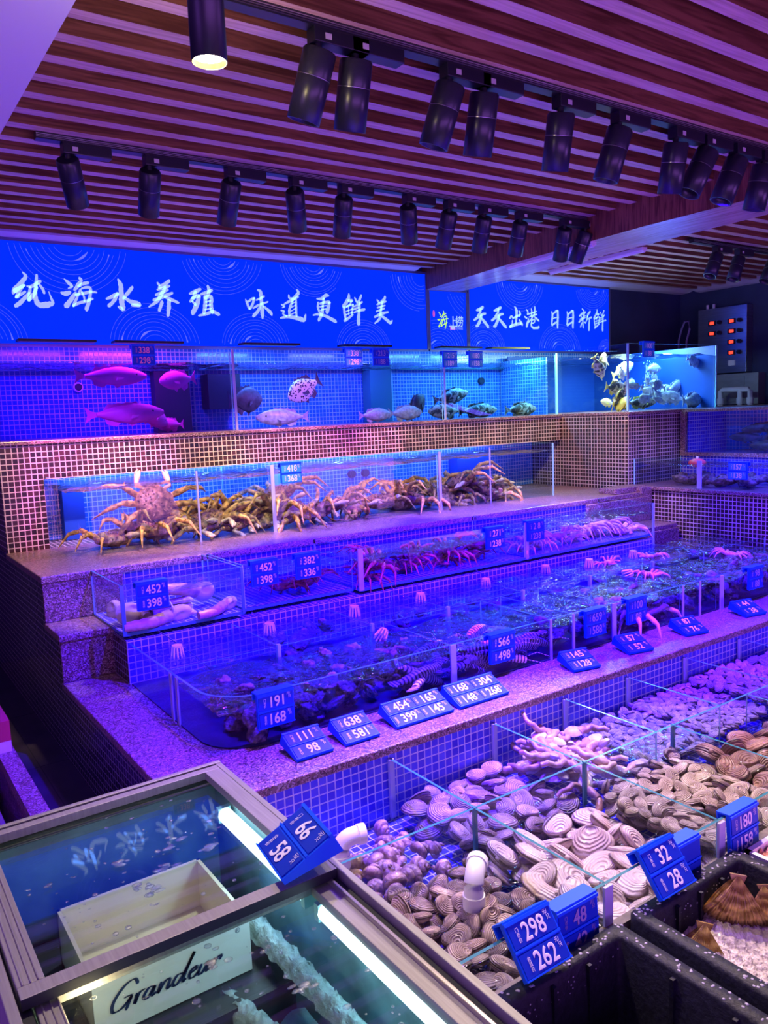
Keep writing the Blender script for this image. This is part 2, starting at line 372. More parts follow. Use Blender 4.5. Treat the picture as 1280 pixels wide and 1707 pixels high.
# ------------------------------------------------------------------ room shell
struct('floor', MB().box(-2.5, 7, -2, 5, .17, .27), 'floor_tile')
m = MB()
for x in (-.4, .05, .5): m.box(x-.002, x+.002, -1, 4.4, .27, .2705)
for y in (.6, 1.2, 1.8, 2.4, 3., 3.6): m.box(-1, .6, y-.002, y+.002, .27, .2705)
struct('trim_1', m, 'gasket')
struct('wall_back', MB().box(-2.5, 7, 4.5, 4.6, .27, 2.75), 'navy_wall')
struct('wall_right', MB().box(6.47, 6.57, -2, 4.5, .27, 2.75), 'navy_wall')
struct('ceiling', MB().box(-2.5, 7, -2, 4.6, 2.62, 2.72), 'ceiling_dark')
for i in range(34):
    y = 4.33-.1345*i
    if y < .25: break
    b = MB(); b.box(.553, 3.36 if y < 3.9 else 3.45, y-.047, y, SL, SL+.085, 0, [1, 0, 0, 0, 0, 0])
    struct('trim_%d' % (i+10), b, ['wood_slat', 'wood_slat_lit'])
for i in range(26):
    y = 4.26-.1345*i
    if y < 1.3: break
    struct('trim_%d' % (i+60), MB().box(3.7, 6.3, y-.047, y, SL, SL+.085, 0, [1, 0, 0, 0, 0, 0]), ['wood_slat', 'wood_slat_lit'])
# white soffit on the left and the cornice along the walls
struct('trim_2', MB().box(-2.0, .552, -1.5, 4.5, SL-.012, SL+.1), 'white_paint')
struct('trim_3', MB().prism([(4.5, 2.45), (4.5, 2.56), (4.24, 2.56), (4.24, 2.50), (4.42, 2.452)], .552, 3.4, 'X'), 'white_paint')
struct('trim_4', MB().prism([(4.5, 2.45), (4.5, 2.56), (4.24, 2.56), (4.24, 2.50), (4.42, 2.452)], 3.8, 6.47, 'X'), 'white_paint')
struct('trim_5', MB().prism([(6.47, 2.44), (6.47, 2.56), (6.22, 2.56), (6.22, 2.50), (6.40, 2.445)], -1., 4.3, 'Y'), 'white_paint')
# dropped wooden beam
BZ = 2.333
b = MB(); b.prism([(3.30, .9), (3.30, 2.5), (3.374, 3.53), (3.505, 4.5), (3.80, 4.5), (3.64, 1.9), (3.62, .9)], BZ, 2.62, 'Z')
bm_ = struct('trim_6', b, ['wood_beam', 'wood_soffit_lit']); bm_.data.polygons[0].material_index = 1
# covers of the tube lights on the beam
def lamp_cover(x0, y0, x1, y1, z, label):
    t = thing('tube_light', ((x0+x1)/2, (y0+y1)/2, z), label, 'light', world=True)
    d = Vector((x1-x0, y1-y0, 0)).normalized(); n = Vector((-d.y, d.x, 0))*.02
    a, c = Vector((x0, y0, 0)), Vector((x1, y1, 0))
    MB().prism([tuple((a-n)[:2]), tuple((c-n)[:2]), tuple((c+n)[:2]), tuple((a+n)[:2])], z-.014, z+.002, 'Z').build('housing', 'white_paint', t)
    MB().tube([a+Vector((0, 0, z-.016)), c+Vector((0, 0, z-.016))], .011, 8).build('tube', 'white_plastic', t)
lamp_cover(3.395, 3.53, 3.345, 2.84, BZ-.001, 'white unlit tube light under the left edge of the wooden beam')
lamp_cover(3.78, 3.55, 3.735, 2.82, BZ-.001, 'white unlit tube light along the right edge of the wooden beam')

# ------------------------------------------------------------------ banner
pbr('banner_blue', (.0, .02, .4), .8, spec=.1, emit=(.0, .028, 1.), es=.85)
pbr('banner_text', (.6, .75, 1.), .6, emit=(.27, .48, 1.), es=.8)
pbr('banner_ring', (.2, .3, 1.), .6, emit=(.10, .15, 1.), es=.85)
pbr('banner_green', (.5, .85, .05), .6, emit=(.45, .8, .02), es=.9)
pbr('banner_red', (.8, .1, .3), .6, emit=(.7, .1, .4), es=.5)
pbr('banner_frame', (.15, .15, .35), .4, metal=.6)
BY = 4.45
def banner(x0, x1, z0, z1, label, rings):
    t = thing('sign_panel', ((x0+x1)/2, BY, z0), label, 'sign', world=True)
    MB().box(x0, x1, BY, BY+.045, z0, z1).build('panel', 'banner_blue', t)
    f = MB(); w = .008
    f.box(x0-w, x0+w, BY-.006, BY+.04, z0, z1); f.box(x1-w, x1+w, BY-.006, BY+.04, z0, z1); f.box(x0, x1, BY-.006, BY+.04, z1, z1+.016); f.box(x0, x1, BY-.006, BY+.04, z0-.016, z0)
    f.build('frame', 'banner_frame', t)
    r = MB(); rn = random.Random(3)
    for cx, cz, R in rings:
        for k in range(9):
            q = R*(.28+.72*k/8)*(1+rn.uniform(-.02, .02)); a0 = rn.uniform(-.3, .3); a1 = 2*pi*rn.uniform(.75, 1.)+a0 if rn.random() < .5 else a0+2*pi
            seg = 44; pts = []
            for i in range(seg+1):
                a = a0+(a1-a0)*i/seg; e = q*(1+.012*sin(3*a+k))
                wd = .0005+(.006*max(0, sin((a-3.6-k)*2))**6 if k % 4 == 1 else 0)
                pts.append((cx+e*cos(a), cz+e*sin(a)*.92, wd))
            for i in range(seg):
                (ax, az, aw), (bx, bz, bw) = pts[i], pts[i+1]
                if not (x0+.01 < min(ax, bx) and max(ax, bx) < x1-.01 and z0+.01 < min(az, bz) and max(az, bz) < z1-.01): continue
                L = math.hypot(bx-ax, bz-az); nx, nz = -(bz-az)/L, (bx-ax)/L
                r.add([(ax-nx*aw, BY-.001, az-nz*aw), (bx-nx*bw, BY-.001, bz-nz*bw), (bx+nx*bw, BY-.001, bz+nz*bw), (ax+nx*aw, BY-.001, az+nz*aw)], [(0, 1, 2, 3)])
    r.build('ring_pattern', 'banner_ring', t)
    return t
def glyph(t, ch, x, z, size, mat='banner_text', rough=.012, offset=.0, shear=.18, name='lettering', sx=.95):
    me = text_me(ch, mat, size, .002, offset, shear, sx, rough=rough)
    return meshobj(name, me, t, Vector((x, BY-.004, z))-t.location)
# brush strokes of the sign characters: x, z, half width in millimetres along each stroke
BRUSH = {'纯':[[890,2284,3.0,902,2263,9.1,877,2229,11.1,846,2194,13.0,835,2176,6.0],[845,2189,11.0,870,2206,8.0,891,2219,7.1],[891,2219,5.0,869,2191,7.0,850,2160,8.0],[849,2157,8.0,872,2173,7.1,893,2187,6.1],[843,2114,10.1,864,2130,10.1,890,2157,9.1,912,2183,5.1],[905,2215,4.0,929,2216,8.1,970,2244,8.1],[919,2211,6.1,914,2180,8.1,908,2145,8.1],[906,2147,8.1,930,2171,9.1,951,2213,8.1],[956,2274,6.1,951,2238,8.1,943,2197,9.1,940,2161,11.2,950,2129,13.3,974,2122,15.4,1005,2129,14.4,1023,2137,8.2,1017,2160,5.1,1008,2193,2.1],[964,2229,5.1,979,2204,7.1,985,2184,6.1]],'海':[[1091,2262,3.1,1110,2244,8.3,1126,2227,7.3,1107,2215,3.1],[1070,2191,6.2,1090,2187,12.5,1111,2195,9.4],[1089,2124,14.6,1107,2146,11.5,1136,2186,8.4,1144,2197,4.2],[1169,2271,7.3,1176,2261,7.3,1161,2237,10.5,1138,2210,7.3],[1160,2229,6.3,1187,2244,8.4,1211,2250,7.4],[1174,2217,4.2,1201,2226,7.4,1221,2219,7.4,1216,2185,8.4,1208,2153,9.5,1191,2110,10.6],[1169,2214,5.2,1150,2176,6.3,1125,2126,7.3],[1125,2126,6.3,1158,2143,7.3,1190,2152,7.4,1227,2167,6.3],[1141,2184,5.2,1183,2193,7.4,1220,2203,7.4,1251,2201,4.2],[1173,2204,4.2,1184,2173,5.3,1184,2152,4.2]],'水':[[1372,2276,5.5,1383,2249,12.4,1383,2201,13.8,1382,2153,13.8,1387,2119,11.1,1363,2130,6.9],[1301,2170,5.5,1329,2182,9.6,1362,2200,9.6],[1362,2197,8.3,1341,2162,9.6,1311,2133,9.6],[1446,2239,8.3,1422,2210,9.7,1395,2178,8.3],[1399,2181,6.9,1429,2162,11.1,1471,2150,14.0,1474,2143,11.2,1438,2142,8.4]],'养':[[1590,2271,5.7,1600,2258,7.1],[1658,2286,8.6,1634,2267,10.0,1599,2247,9.9],[1587,2233,5.7,1625,2245,8.5,1656,2257,7.1],[1577,2204,7.1,1615,2220,8.5,1646,2236,7.1],[1560,2175,7.1,1613,2195,10.0,1671,2219,7.2],[1633,2249,7.1,1611,2213,10.0,1582,2172,9.9,1532,2137,4.2],[1628,2196,8.6,1661,2183,10.0,1702,2167,7.2],[1607,2166,10.0,1589,2119,8.5],[1649,2175,11.4,1645,2136,11.5,1637,2093,8.6]],'殖':[[1775,2221,5.8,1807,2233,11.6,1839,2249,8.8],[1810,2230,10.2,1796,2200,10.2,1775,2177,7.3],[1788,2196,7.3,1829,2212,10.2],[1833,2213,8.8,1818,2172,13.2,1786,2112,13.1],[1787,2178,5.8,1805,2160,7.3],[1845,2221,7.3,1877,2233,8.8,1910,2246,8.8],[1888,2270,7.3,1894,2241,10.3,1880,2211,8.8],[1868,2211,10.3,1865,2167,11.8,1853,2115,10.3],[1867,2200,8.8,1904,2209,10.3,1900,2161,11.8,1905,2120,10.4],[1869,2178,4.4,1898,2186,4.4],[1868,2156,4.4,1896,2164,4.4],[1862,2134,4.4,1899,2142,4.4],[1820,2099,4.4,1860,2108,8.8,1909,2124,8.9,1945,2111,10.4]],'味':[[2122,2205,2.7,2131,2183,8.0,2143,2150,7.1],[2139,2192,6.2,2165,2209,7.1,2180,2214,6.2],[2180,2214,7.1,2168,2180,8.0,2149,2152,7.1],[2206,2264,5.4,2225,2254,9.9,2226,2223,10.8,2228,2178,11.7,2228,2133,12.6,2228,2097,6.3],[2192,2203,3.6,2215,2213,6.3,2246,2228,6.3],[2169,2155,4.5,2208,2175,7.2,2270,2197,4.5],[2214,2164,6.3,2197,2136,9.9,2168,2109,9.0],[2238,2169,5.4,2262,2152,8.1,2286,2131,10.9,2291,2119,6.4]],'道':[[2416,2245,4.6,2420,2225,7.3,2444,2226,5.5],[2476,2278,5.5,2486,2262,10.2,2463,2238,10.1,2443,2219,8.3],[2378,2186,3.7,2410,2202,7.3,2454,2222,8.3,2482,2237,6.5],[2443,2214,6.4,2428,2186,8.3,2415,2154,8.3,2413,2121,7.4],[2467,2218,4.6,2464,2188,7.4,2463,2151,7.4,2463,2119,6.5],[2436,2194,3.2,2461,2204,3.2],[2430,2170,3.2,2460,2185,3.2],[2426,2147,3.2,2459,2165,3.2],[2422,2126,3.2,2457,2141,3.2],[2362,2184,4.6,2382,2175,6.4,2366,2165,2.7],[2357,2149,4.6,2378,2145,5.5,2369,2129,5.5,2394,2116,4.6],[2352,2103,5.5,2394,2112,9.2,2447,2109,11.1,2489,2101,14.9,2516,2097,11.2,2529,2130,4.7]],'更':[[2616,2231,4.5,2653,2233,10.2,2681,2254,11.4,2702,2255,8.0],[2625,2209,5.7,2620,2180,7.9,2631,2147,6.8],[2638,2201,6.8,2672,2211,8.0,2706,2213,10.3],[2709,2210,9.2,2697,2178,12.6,2686,2149,11.5],[2633,2181,4.0,2685,2192,4.0],[2636,2161,4.0,2680,2170,4.0],[2667,2234,8.0,2657,2188,8.0,2648,2142,11.4,2622,2098,9.1],[2584,2128,4.5,2621,2135,8.0,2667,2128,9.2,2707,2112,11.5,2747,2094,11.6]],'鲜':[[2858,2271,5.8,2853,2242,11.6,2812,2191,10.4],[2853,2231,8.1,2881,2232,9.3],[2873,2226,8.2,2862,2205,5.8,2836,2192,5.8],[2815,2188,7.0,2820,2142,9.3,2825,2113,7.0],[2822,2183,5.8,2858,2199,5.8,2887,2206,5.8],[2887,2206,5.8,2881,2174,7.0,2873,2144,7.0],[2831,2160,3.5,2881,2178,3.5],[2830,2140,3.5,2880,2157,3.5],[2850,2190,2.9,2851,2137,2.9],[2817,2101,9.3,2854,2123,8.2,2883,2142,5.9],[2903,2250,5.8,2916,2225,7.0],[2954,2267,8.2,2938,2237,8.2,2919,2216,5.9],[2893,2194,4.7,2929,2208,7.0,2959,2226,7.1],[2888,2174,4.7,2928,2190,7.0],[2891,2156,4.7,2931,2170,7.1,2975,2178,8.3],[2941,2223,7.0,2933,2170,10.6,2926,2122,11.8,2924,2084,13.0]],'美':[[3080,2244,6.0,3094,2229,8.4],[3145,2270,7.2,3140,2255,9.6,3113,2233,8.4],[3079,2214,6.0,3113,2227,8.4,3151,2238,6.0],[3078,2193,4.8,3112,2203,7.2,3142,2211,4.8],[3069,2169,4.8,3107,2182,7.2,3137,2192,4.8],[3120,2231,7.2,3111,2194,8.4,3102,2158,8.4],[3056,2133,7.2,3109,2155,9.6,3166,2169,6.0],[3105,2152,9.6,3093,2122,10.8,3054,2091,4.8],[3116,2138,8.4,3145,2121,10.8,3181,2098,10.9,3197,2113,4.8]],'天a':[[3957,2211,6.5,3983,2217,11.9,4020,2235,10.9],[3998,2223,8.7,3993,2199,8.7,3963,2171,4.3],[3933,2140,8.6,3974,2163,9.8,4011,2183,9.8,4045,2190,7.6],[4004,2178,9.8,3991,2145,11.9,3968,2106,13.0,3949,2097,7.6],[4003,2156,7.6,4032,2130,12.0,4068,2095,11.0]],'天b':[[4130,2215,6.6,4157,2221,12.1,4196,2239,11.0],[4173,2228,8.8,4168,2203,8.8,4137,2174,4.4],[4105,2143,8.8,4148,2166,9.9,4187,2187,9.9,4221,2193,7.8],[4179,2181,9.9,4166,2147,12.2,4142,2108,13.2,4123,2099,7.7],[4178,2159,7.7,4208,2132,12.2,4246,2097,11.2]],'出':[[4341,2251,5.6,4357,2229,12.3,4359,2190,12.4,4350,2128,9.0],[4288,2165,7.8,4308,2180,7.8,4323,2166,5.6],[4319,2166,5.6,4363,2182,7.9,4399,2197,6.8],[4388,2219,6.7,4399,2200,7.9,4387,2182,5.6],[4315,2149,5.6,4310,2121,6.7,4290,2101,9.0],[4290,2101,10.1,4346,2119,11.2,4401,2129,11.3],[4386,2157,5.6,4406,2135,10.2,4417,2121,10.2]],'港':[[4464,2236,4.5,4480,2217,6.8,4471,2200,3.4],[4443,2182,5.7,4467,2171,7.9],[4465,2109,10.2,4474,2137,10.2,4487,2166,5.7],[4476,2200,4.5,4516,2210,5.7,4574,2226,4.0],[4517,2241,5.7,4521,2218,6.8,4516,2190,5.7],[4554,2259,5.7,4554,2231,8.0,4545,2196,6.9],[4491,2180,4.5,4532,2193,6.8,4573,2203,6.9],[4532,2187,6.8,4511,2161,6.8,4482,2140,5.7],[4548,2185,5.7,4573,2169,8.0,4597,2155,6.9],[4515,2156,4.6,4552,2164,5.7,4543,2139,5.7,4514,2133,4.6],[4519,2150,5.7,4514,2116,8.0,4538,2099,9.2,4588,2103,10.4,4596,2112,6.9]],'日a':[[4741,2230,5.1,4748,2203,9.2,4743,2167,9.2,4739,2131,8.2],[4756,2213,6.1,4778,2227,8.2,4801,2240,9.2],[4808,2238,10.2,4809,2195,11.3,4805,2143,10.3,4804,2107,8.2],[4755,2178,4.6,4796,2188,4.6],[4743,2124,7.1,4769,2140,7.2,4795,2151,6.1]],'日b':[[4916,2236,5.2,4923,2208,9.3,4919,2172,9.3,4914,2135,8.3],[4931,2218,6.2,4954,2232,8.3,4977,2246,9.3],[4985,2244,10.4,4986,2200,11.4,4982,2147,10.4,4982,2111,8.3],[4930,2182,4.7,4973,2193,4.7],[4918,2128,7.3,4945,2144,7.3,4972,2155,6.2]],'新':[[5093,2265,5.2,5113,2250,7.3],[5061,2208,6.3,5093,2228,8.4,5133,2242,6.3],[5077,2217,4.2,5085,2201,4.2],[5125,2234,5.3,5104,2210,6.3],[5052,2158,7.3,5092,2183,7.4,5132,2200,5.3],[5065,2182,4.2,5132,2213,4.2],[5100,2194,6.3,5100,2157,7.4,5103,2115,6.3],[5088,2154,5.3,5072,2122,7.4],[5116,2163,4.2,5131,2153,5.3],[5189,2247,8.5,5164,2225,8.4,5152,2201,6.3],[5156,2212,6.3,5148,2180,6.3,5131,2156,4.2],[5156,2185,5.3,5204,2202,7.4],[5180,2186,7.4,5175,2144,9.5,5172,2098,8.5]],'鲜b':[[5273,2266,4.5,5269,2240,9.0,5234,2195,8.1],[5269,2230,6.3,5295,2231,7.3],[5288,2226,6.3,5278,2207,4.5,5256,2196,4.5],[5237,2193,5.4,5243,2152,7.2,5249,2126,5.4],[5243,2188,4.5,5275,2202,4.5,5301,2208,4.5],[5301,2208,4.5,5297,2179,5.5,5291,2153,5.5],[5253,2168,2.7,5297,2183,2.7],[5252,2149,2.7,5297,2165,2.7],[5269,2194,2.3,5271,2147,2.3],[5242,2116,7.3,5274,2135,6.4,5300,2151,4.5],[5314,2247,4.5,5327,2224,5.5],[5359,2262,6.4,5346,2235,6.4,5330,2217,4.6],[5307,2198,3.6,5340,2209,5.5,5366,2226,5.5],[5304,2179,3.6,5339,2194,5.5],[5307,2164,3.6,5342,2175,5.5,5381,2183,6.4],[5349,2222,5.5,5344,2175,8.2,5340,2134,9.1,5340,2100,10.1]]}
def brush(t, key, mat='banner_text', aff=None, y=BY-.003):
    b = MB(); rn = random.Random(key)
    for st in BRUSH[key]:
        Q = [(st[i]/1000, st[i+1]/1000, st[i+2]/1000) for i in range(0, len(st), 3)]
        if aff: cx, cz, ox, oz, sx, sz = aff; Q = [(ox+(x-cx)*sx, oz+(z-cz)*sz, w*(sx+sz)*.34) for x, z, w in Q]
        P = []
        for i in range(len(Q)-1):
            p0, p1, p2, p3 = Q[max(0, i-1)], Q[i], Q[i+1], Q[min(len(Q)-1, i+2)]
            for k in range(5):
                u = k/5; P.append(tuple(.5*((2*p1[j])+(-p0[j]+p2[j])*u+(2*p0[j]-5*p1[j]+4*p2[j]-p3[j])*u*u+(-p0[j]+3*p1[j]-3*p2[j]+p3[j])*u**3) for j in range(3)))
        P.append(Q[-1]); n = len(P); L = []; Rr = []
        for i, (x, z, w) in enumerate(P):
            a, c = P[max(0, i-1)], P[min(n-1, i+1)]; dx, dz = c[0]-a[0], c[1]-a[1]; d = math.hypot(dx, dz) or 1; nx, nz = -dz/d, dx/d
            wl, wr = w*(1+rn.uniform(-.12, .12)), w*(1+rn.uniform(-.12, .12))
            L.append((x+nx*wl, y, z+nz*wl)); Rr.append((x-nx*wr, y, z-nz*wr))
        b.add(L+Rr, [(i, i+1, n+i+1, n+i) for i in range(n-1)])
        for i, sg in ((0, -1), (n-1, 1)):
            x, z, w = P[i]; a, c = P[max(0, i-1)], P[min(n-1, i+1)]; an = math.atan2(c[1]-a[1], c[0]-a[0])
            if sg < 0: an += pi
            vs = [(x, y, z)]+[(x+w*rn.uniform(.7, 1.05)*cos(an-pi/2+pi*k/6), y, z+w*rn.uniform(.7, 1.05)*sin(an-pi/2+pi*k/6)) for k in range(7)]
            b.add(vs, [(0, k+1, k+2) for k in range(6)])
    return b.build('brush_lettering', mat, t)
t = banner(.45, 3.50, 1.925, 2.437, 'long blue sign panel with ten white brush characters and fine ring patterns', [(1.126, 2.46, .30), (1.989, 2.46, .25), (2.60, 2.46, .24), (.62, 1.92, .27), (1.556, 1.92, .26), (2.177, 1.915, .23), (2.96, 1.91, .22), (3.45, 2.42, .26)])
for k in '纯海水养殖味道更鲜美': brush(t, k)
t = banner(3.515, 3.865, 1.925, 2.33, 'narrow blue logo panel with a green character between the two long sign panels', [(3.60, 1.91, .24), (3.95, 2.40, .28)])
brush(t, '海', 'banner_green', (1.159, 2.186, 3.640, 2.130, .56, .74))
glyph(t, '上', 3.733, 2.123, .085, rough=0, offset=.01, shear=0); glyph(t, '捞', 3.79, 2.125, .08, rough=0, offset=.01, shear=0)
MB().box(3.705, 3.752, BY-.0025, BY, 2.066, 2.088).build('red_stamp', 'banner_red', t)
glyph(t, '海鲜', 3.728, 2.077, .021, rough=0, shear=0); glyph(t, '自助城', 3.792, 2.077, .021, rough=0, shear=0, mat='banner_ring')
MB().ell((3.56, BY-.001, 2.172), (.010, .002, .024), 12, 8).build('oval_stamp', 'banner_red', t)
t = banner(3.88, 5.43, 1.925, 2.437, 'right blue sign panel with eight white brush characters past the wooden beam', [(4.40, 2.45, .25), (5.22, 2.45, .2), (4.02, 1.92, .22), (4.83, 1.92, .24), (5.40, 1.92, .12)])
for k in ('天a', '天b', '出', '港', '日a', '日b', '新', '鲜b'): brush(t, k)

# ------------------------------------------------------------------ stepped counter (one built-in thing)
C = thing('tiered_counter', (2.4, 3., .27), 'tiered mosaic and granite display counter rising in steps to the back wall', 'counter', world=True)
BR, BL = 0, 1
mm = ['mosaic_brown', 'mosaic_blue', 'mosaic_dark']
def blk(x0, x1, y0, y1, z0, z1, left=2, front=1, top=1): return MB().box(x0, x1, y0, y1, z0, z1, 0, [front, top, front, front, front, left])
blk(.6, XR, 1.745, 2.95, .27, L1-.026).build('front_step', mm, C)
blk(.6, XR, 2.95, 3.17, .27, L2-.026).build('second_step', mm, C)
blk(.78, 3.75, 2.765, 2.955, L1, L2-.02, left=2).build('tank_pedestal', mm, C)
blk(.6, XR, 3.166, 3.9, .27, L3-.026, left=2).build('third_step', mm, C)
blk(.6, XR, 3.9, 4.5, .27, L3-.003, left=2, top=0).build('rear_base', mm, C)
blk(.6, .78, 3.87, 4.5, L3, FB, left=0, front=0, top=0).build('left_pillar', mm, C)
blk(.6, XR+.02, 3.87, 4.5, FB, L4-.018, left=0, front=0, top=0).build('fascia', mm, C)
MB().box(.78, XR, 4.15, 4.2, L3, FB).build('recess_wall', 'mosaic_tank', C)
MB().box(.45, 5.3, 4.452, 4.5, L4, 1.915).build('tank_back_wall', 'mosaic_tank', C)
m = MB().box(4.205, 6.44, 3.3, 4.45, .27, L4-.018); m.build('right_block', 'mosaic_brown', C)
m = MB(); m.box(4.755, 6.44, 1., 3.3, .27, 1.14); m.box(5.25, 6.44, 1., 3.3, 1.14, L4-.018); m.box(4.755, 5.25, 3.25, 3.3, 1.14, L4-.018); m.build('right_upper_base', 'mosaic_blue', C)
m = MB().box(4.24, 4.76, 1., 3.298, .27, .945); m.build('right_lower_base', 'mosaic_brown', C)
# granite slabs
def slab(name, x0, x1, y0, y1, z0, z1, bv=.004): return MB().box(x0, x1, y0, y1, z0, z1).build(name, 'granite', C, bevel=bv)
slab('granite_slab', .592, XR, 1.738, 2.96, L1-.026, L1)
slab('granite_riser', .595, .80, 2.938, 2.95, L1, L2-.024)
slab('granite_slab', .592, .95, 2.93, 3.17, L2-.026, L2)
slab('granite_riser', .595, .90, 3.156, 3.166, L2, L3-.026)
slab('granite_slab', .592, XR, 3.15, 3.88, L3-.028, L3)
slab('granite_slab', .592, XR+.01, 3.855, 4.5, L4-.018, L4)
slab('granite_riser', 3.62, XR, 3.130, 3.152, L2, L3-.028)
slab('granite_slab', 3.75, XR, 2.93, 3.17, L2-.026, L2)
slab('granite_riser', 3.75, XR, 2.92, 2.94, L1, L2-.026)
slab('granite_kerb', 3.93, 4.24, 3.18, 3.31, L3, .972)
slab('granite_post', 4.13, 4.235, 3.14, 3.30, L2, .968)
slab('granite_slab', 4.22, 4.77, 1., 3.298, .945, .967)
slab('granite_skirting', 4.205, 4.24, 1., 2.92, L1, .63)
slab('granite_slab', 4.195, 6.44, 3.285, 4.45, L4-.018, L4+.002)
m = MB(); m.box(4.735, 4.76, 1., 3.285, 1.42, L4); m.box(4.735, 4.76, 1., 3.285, 1.125, 1.15); m.box(4.735, 4.76, 3.25, 3.285, 1.15, 1.42); m.build('granite_frame', 'granite', C)
m = MB(); m.box(4.76, 6.44, 1., 3.29, 1.4195, L4); m.build('right_top', 'mosaic_blue', C)
# shell-tray floor below the front step
MB().box(.6, XR, .985, 1.745, .27, .36, 0).build('tray_floor', 'mosaic_blue', C)
MB().box(.6, XR, .965, .985, .27, .455).build('tray_front_wall', 'grime', C)
# left neighbour kerb, strip
t = thing('granite_kerb', (.34, 2., .27), 'narrow pink granite kerb on the dark floor at the far left, behind the freezer', 'kerb', world=True)
MB().box(.321, .37, 1.5, 3.4, .27, .50).build('slab', 'granite', t)
MB().box(.255, .27, 1.5, 3.0, .27, .47).build('metal_strip', 'alu_edge', t)
MB().box(-.8, .24, 1.5, 3.2, .27, .40).build('low_base', 'floor_tile', t)
t = thing('storage_box', (.30, 2.7, .5), 'small red box over a pale base standing on the kerb at the left edge', 'box', world=True)
MB().box(.2, .362, 2.62, 2.85, .50, .535).build('base', 'carton_cream', t); MB().box(.2, .362, 2.62, 2.85, .535, .60).build('lid', 'red_box', t)

# ------------------------------------------------------------------ glass tanks
G = ['glass', 'glass_edge', 'glass_edge_dark']
def pane_x(t, x0, x1, y, z0, z1, th=.006):     # pane in plane y, edges on top and ends
    return MB().box(x0, x1, y-th/2, y+th/2, z0, z1, 0, [0, 2, 0, 1, 0, 1]).build('glass_pane', G, t)
def pane_y(t, x, y0, y1, z0, z1, th=.006, name='glass_pane'):
    return MB().box(x-th/2, x+th/2, y0, y1, z0, z1, 0, [0, 2, 1, 0, 1, 0]).build(name, G, t)
def joint(t, x, y, z0, z1, w=.016, mat='glass_joint', d=.006):
    return MB().box(x-w/2, x+w/2, y-d, y-.0005, z0, z1).build('joint_strip', mat, t)
def water(t, x0, x1, y0, y1, z, mat='water_surface', amp=.004, seed=0):
    rn = random.Random(seed); nu, nv = max(6, int((x1-x0)/.03)), max(4, int((y1-y0)/.03))
    ph = [rn.uniform(0, 6) for _ in range(8)]
    def f(u, v):
        x, y = x0+(x1-x0)*u, y0+(y1-y0)*v
        return (x, y, z+amp*(sin(x*23+y*9+ph[0])+sin(x*-13+y*31+ph[1])*.8+.6*sin(x*47+y*37+ph[2])+.5*sin(y*61-x*29+ph[3]))*.5)
    return MB().grid(f, nu, nv).build('water', mat, t)
def water_front(t, x0, x1, y, z0, z1, mat):
    return MB().add([(x0, y, z0), (x1, y, z0), (x1, y, z1), (x0, y, z1)], [(0, 1, 2, 3)]).build('water_body', mat, t)
# top row: three tanks
def top_tank(x0, x1, label, tint, seed, name='glass_tank'):
    t = thing(name, ((x0+x1)/2, 4.15, L4), label, 'fish tank', world=True)
    pane_x(t, x0, x1, 3.9, L4, T4T); pane_y(t, x1-.006, 3.91, 4.44, L4, T4T-.01)
    water(t, x0+.01, x1-.01, 3.91, 4.44, T4T-.07, 'water_line', .006, seed)
    water_front(t, x0+.01, x1-.01, 3.915, L4+.002, T4T-.072, tint)
    MB().box(x0+.01, x1-.01, 4.40, 4.44, T4T-.075, T4T-.05).build('overflow_edge', 'glass_edge_dark', t)
    return t
T4a = top_tank(.45, 1.76, 'left top-row fish tank with deep blue water and magenta fish', 'water_tint_deep', 1)
MB().box(1.50, 1.70, 4.36, 4.43, L4+.002, T4T-.08).build('filter_column', 'gasket', T4a)
for x in (1.11, .66):
    m = MB(); m.tube([(x, 4.43, 1.70), (x, 4.452, 1.70)], .026, 14); m.build('pipe_port', 'white_plastic', T4a); MB().tube([(x, 4.425, 1.70), (x, 4.431, 1.70)], .019, 14).build('port_hole', 'gasket', T4a)
joint(T4a, 1.765, 3.897, L4, T4T, .012)
T4b = top_tank(1.77, 3.18, 'middle top-row fish tank with tiled blue back and flat fish on its bottom', 'water_tint', 2)
joint(T4b, 3.185, 3.897, L4, T4T, .008)
MB().box(1.80, 2.0, 4.33, 4.44, L4+.12, T4T-.10).build('filter_box', 'gasket', T4b)
MB().box(2.93, 3.10, 4.35, 4.44, L4+.002, T4T-.08).build('filter_column', 'glass_edge_dark', T4b)
T4c = top_tank(3.19, 4.2, 'right top-row fish tank with dark mottled groupers resting on the bottom', 'water_tint_cyan', 3)
m = MB(); m.tube([(3.98, 4.43, 1.70), (3.98, 4.452, 1.70)], .026, 14); m.build('pipe_port', 'gasket', T4c)
joint(T4c, 4.19, 3.897, L4, T4T, .016, 'glass_edge')
MB().box(4.175, 4.19, 3.98, 4.44, L4, T4T-.02).build('end_panel', 'mosaic_tank', T4c)
# corner tank on the right block
T4r = thing('glass_tank', (4.7, 3.7, L4), 'bright corner fish tank crowded with yellow and silver fish at the right', 'fish tank', world=True)
pane_x(T4r, 4.205, 5.18, 3.31, L4+.003, 1.872); pane_y(T4r, 4.21, 3.31, 4.40, L4+.003, 1.872); MB().box(5.165, 5.175, 3.31, 4.39, L4+.003, 1.872, 0, [0, 1, 1, 0, 0, 0]).build('end_panel', ['tank_blue', 'glass_edge'], T4r)
MB().box(4.205, 5.18, 4.39, 4.40, L4+.003, 1.872).build('back_panel', 'tank_blue', T4r)
water(T4r, 4.22, 5.16, 3.32, 4.38, 1.81, 'water_line', .006, 4)
water_front(T4r, 4.22, 5.16, 3.32, L4+.004, 1.808, 'water_tint_cyan')
joint(T4r, 4.21, 3.308, L4+.003, 1.872, .012, 'glass_edge'); joint(T4r, 5.172, 3.308, L4+.003, 1.872, .012, 'glass_edge')
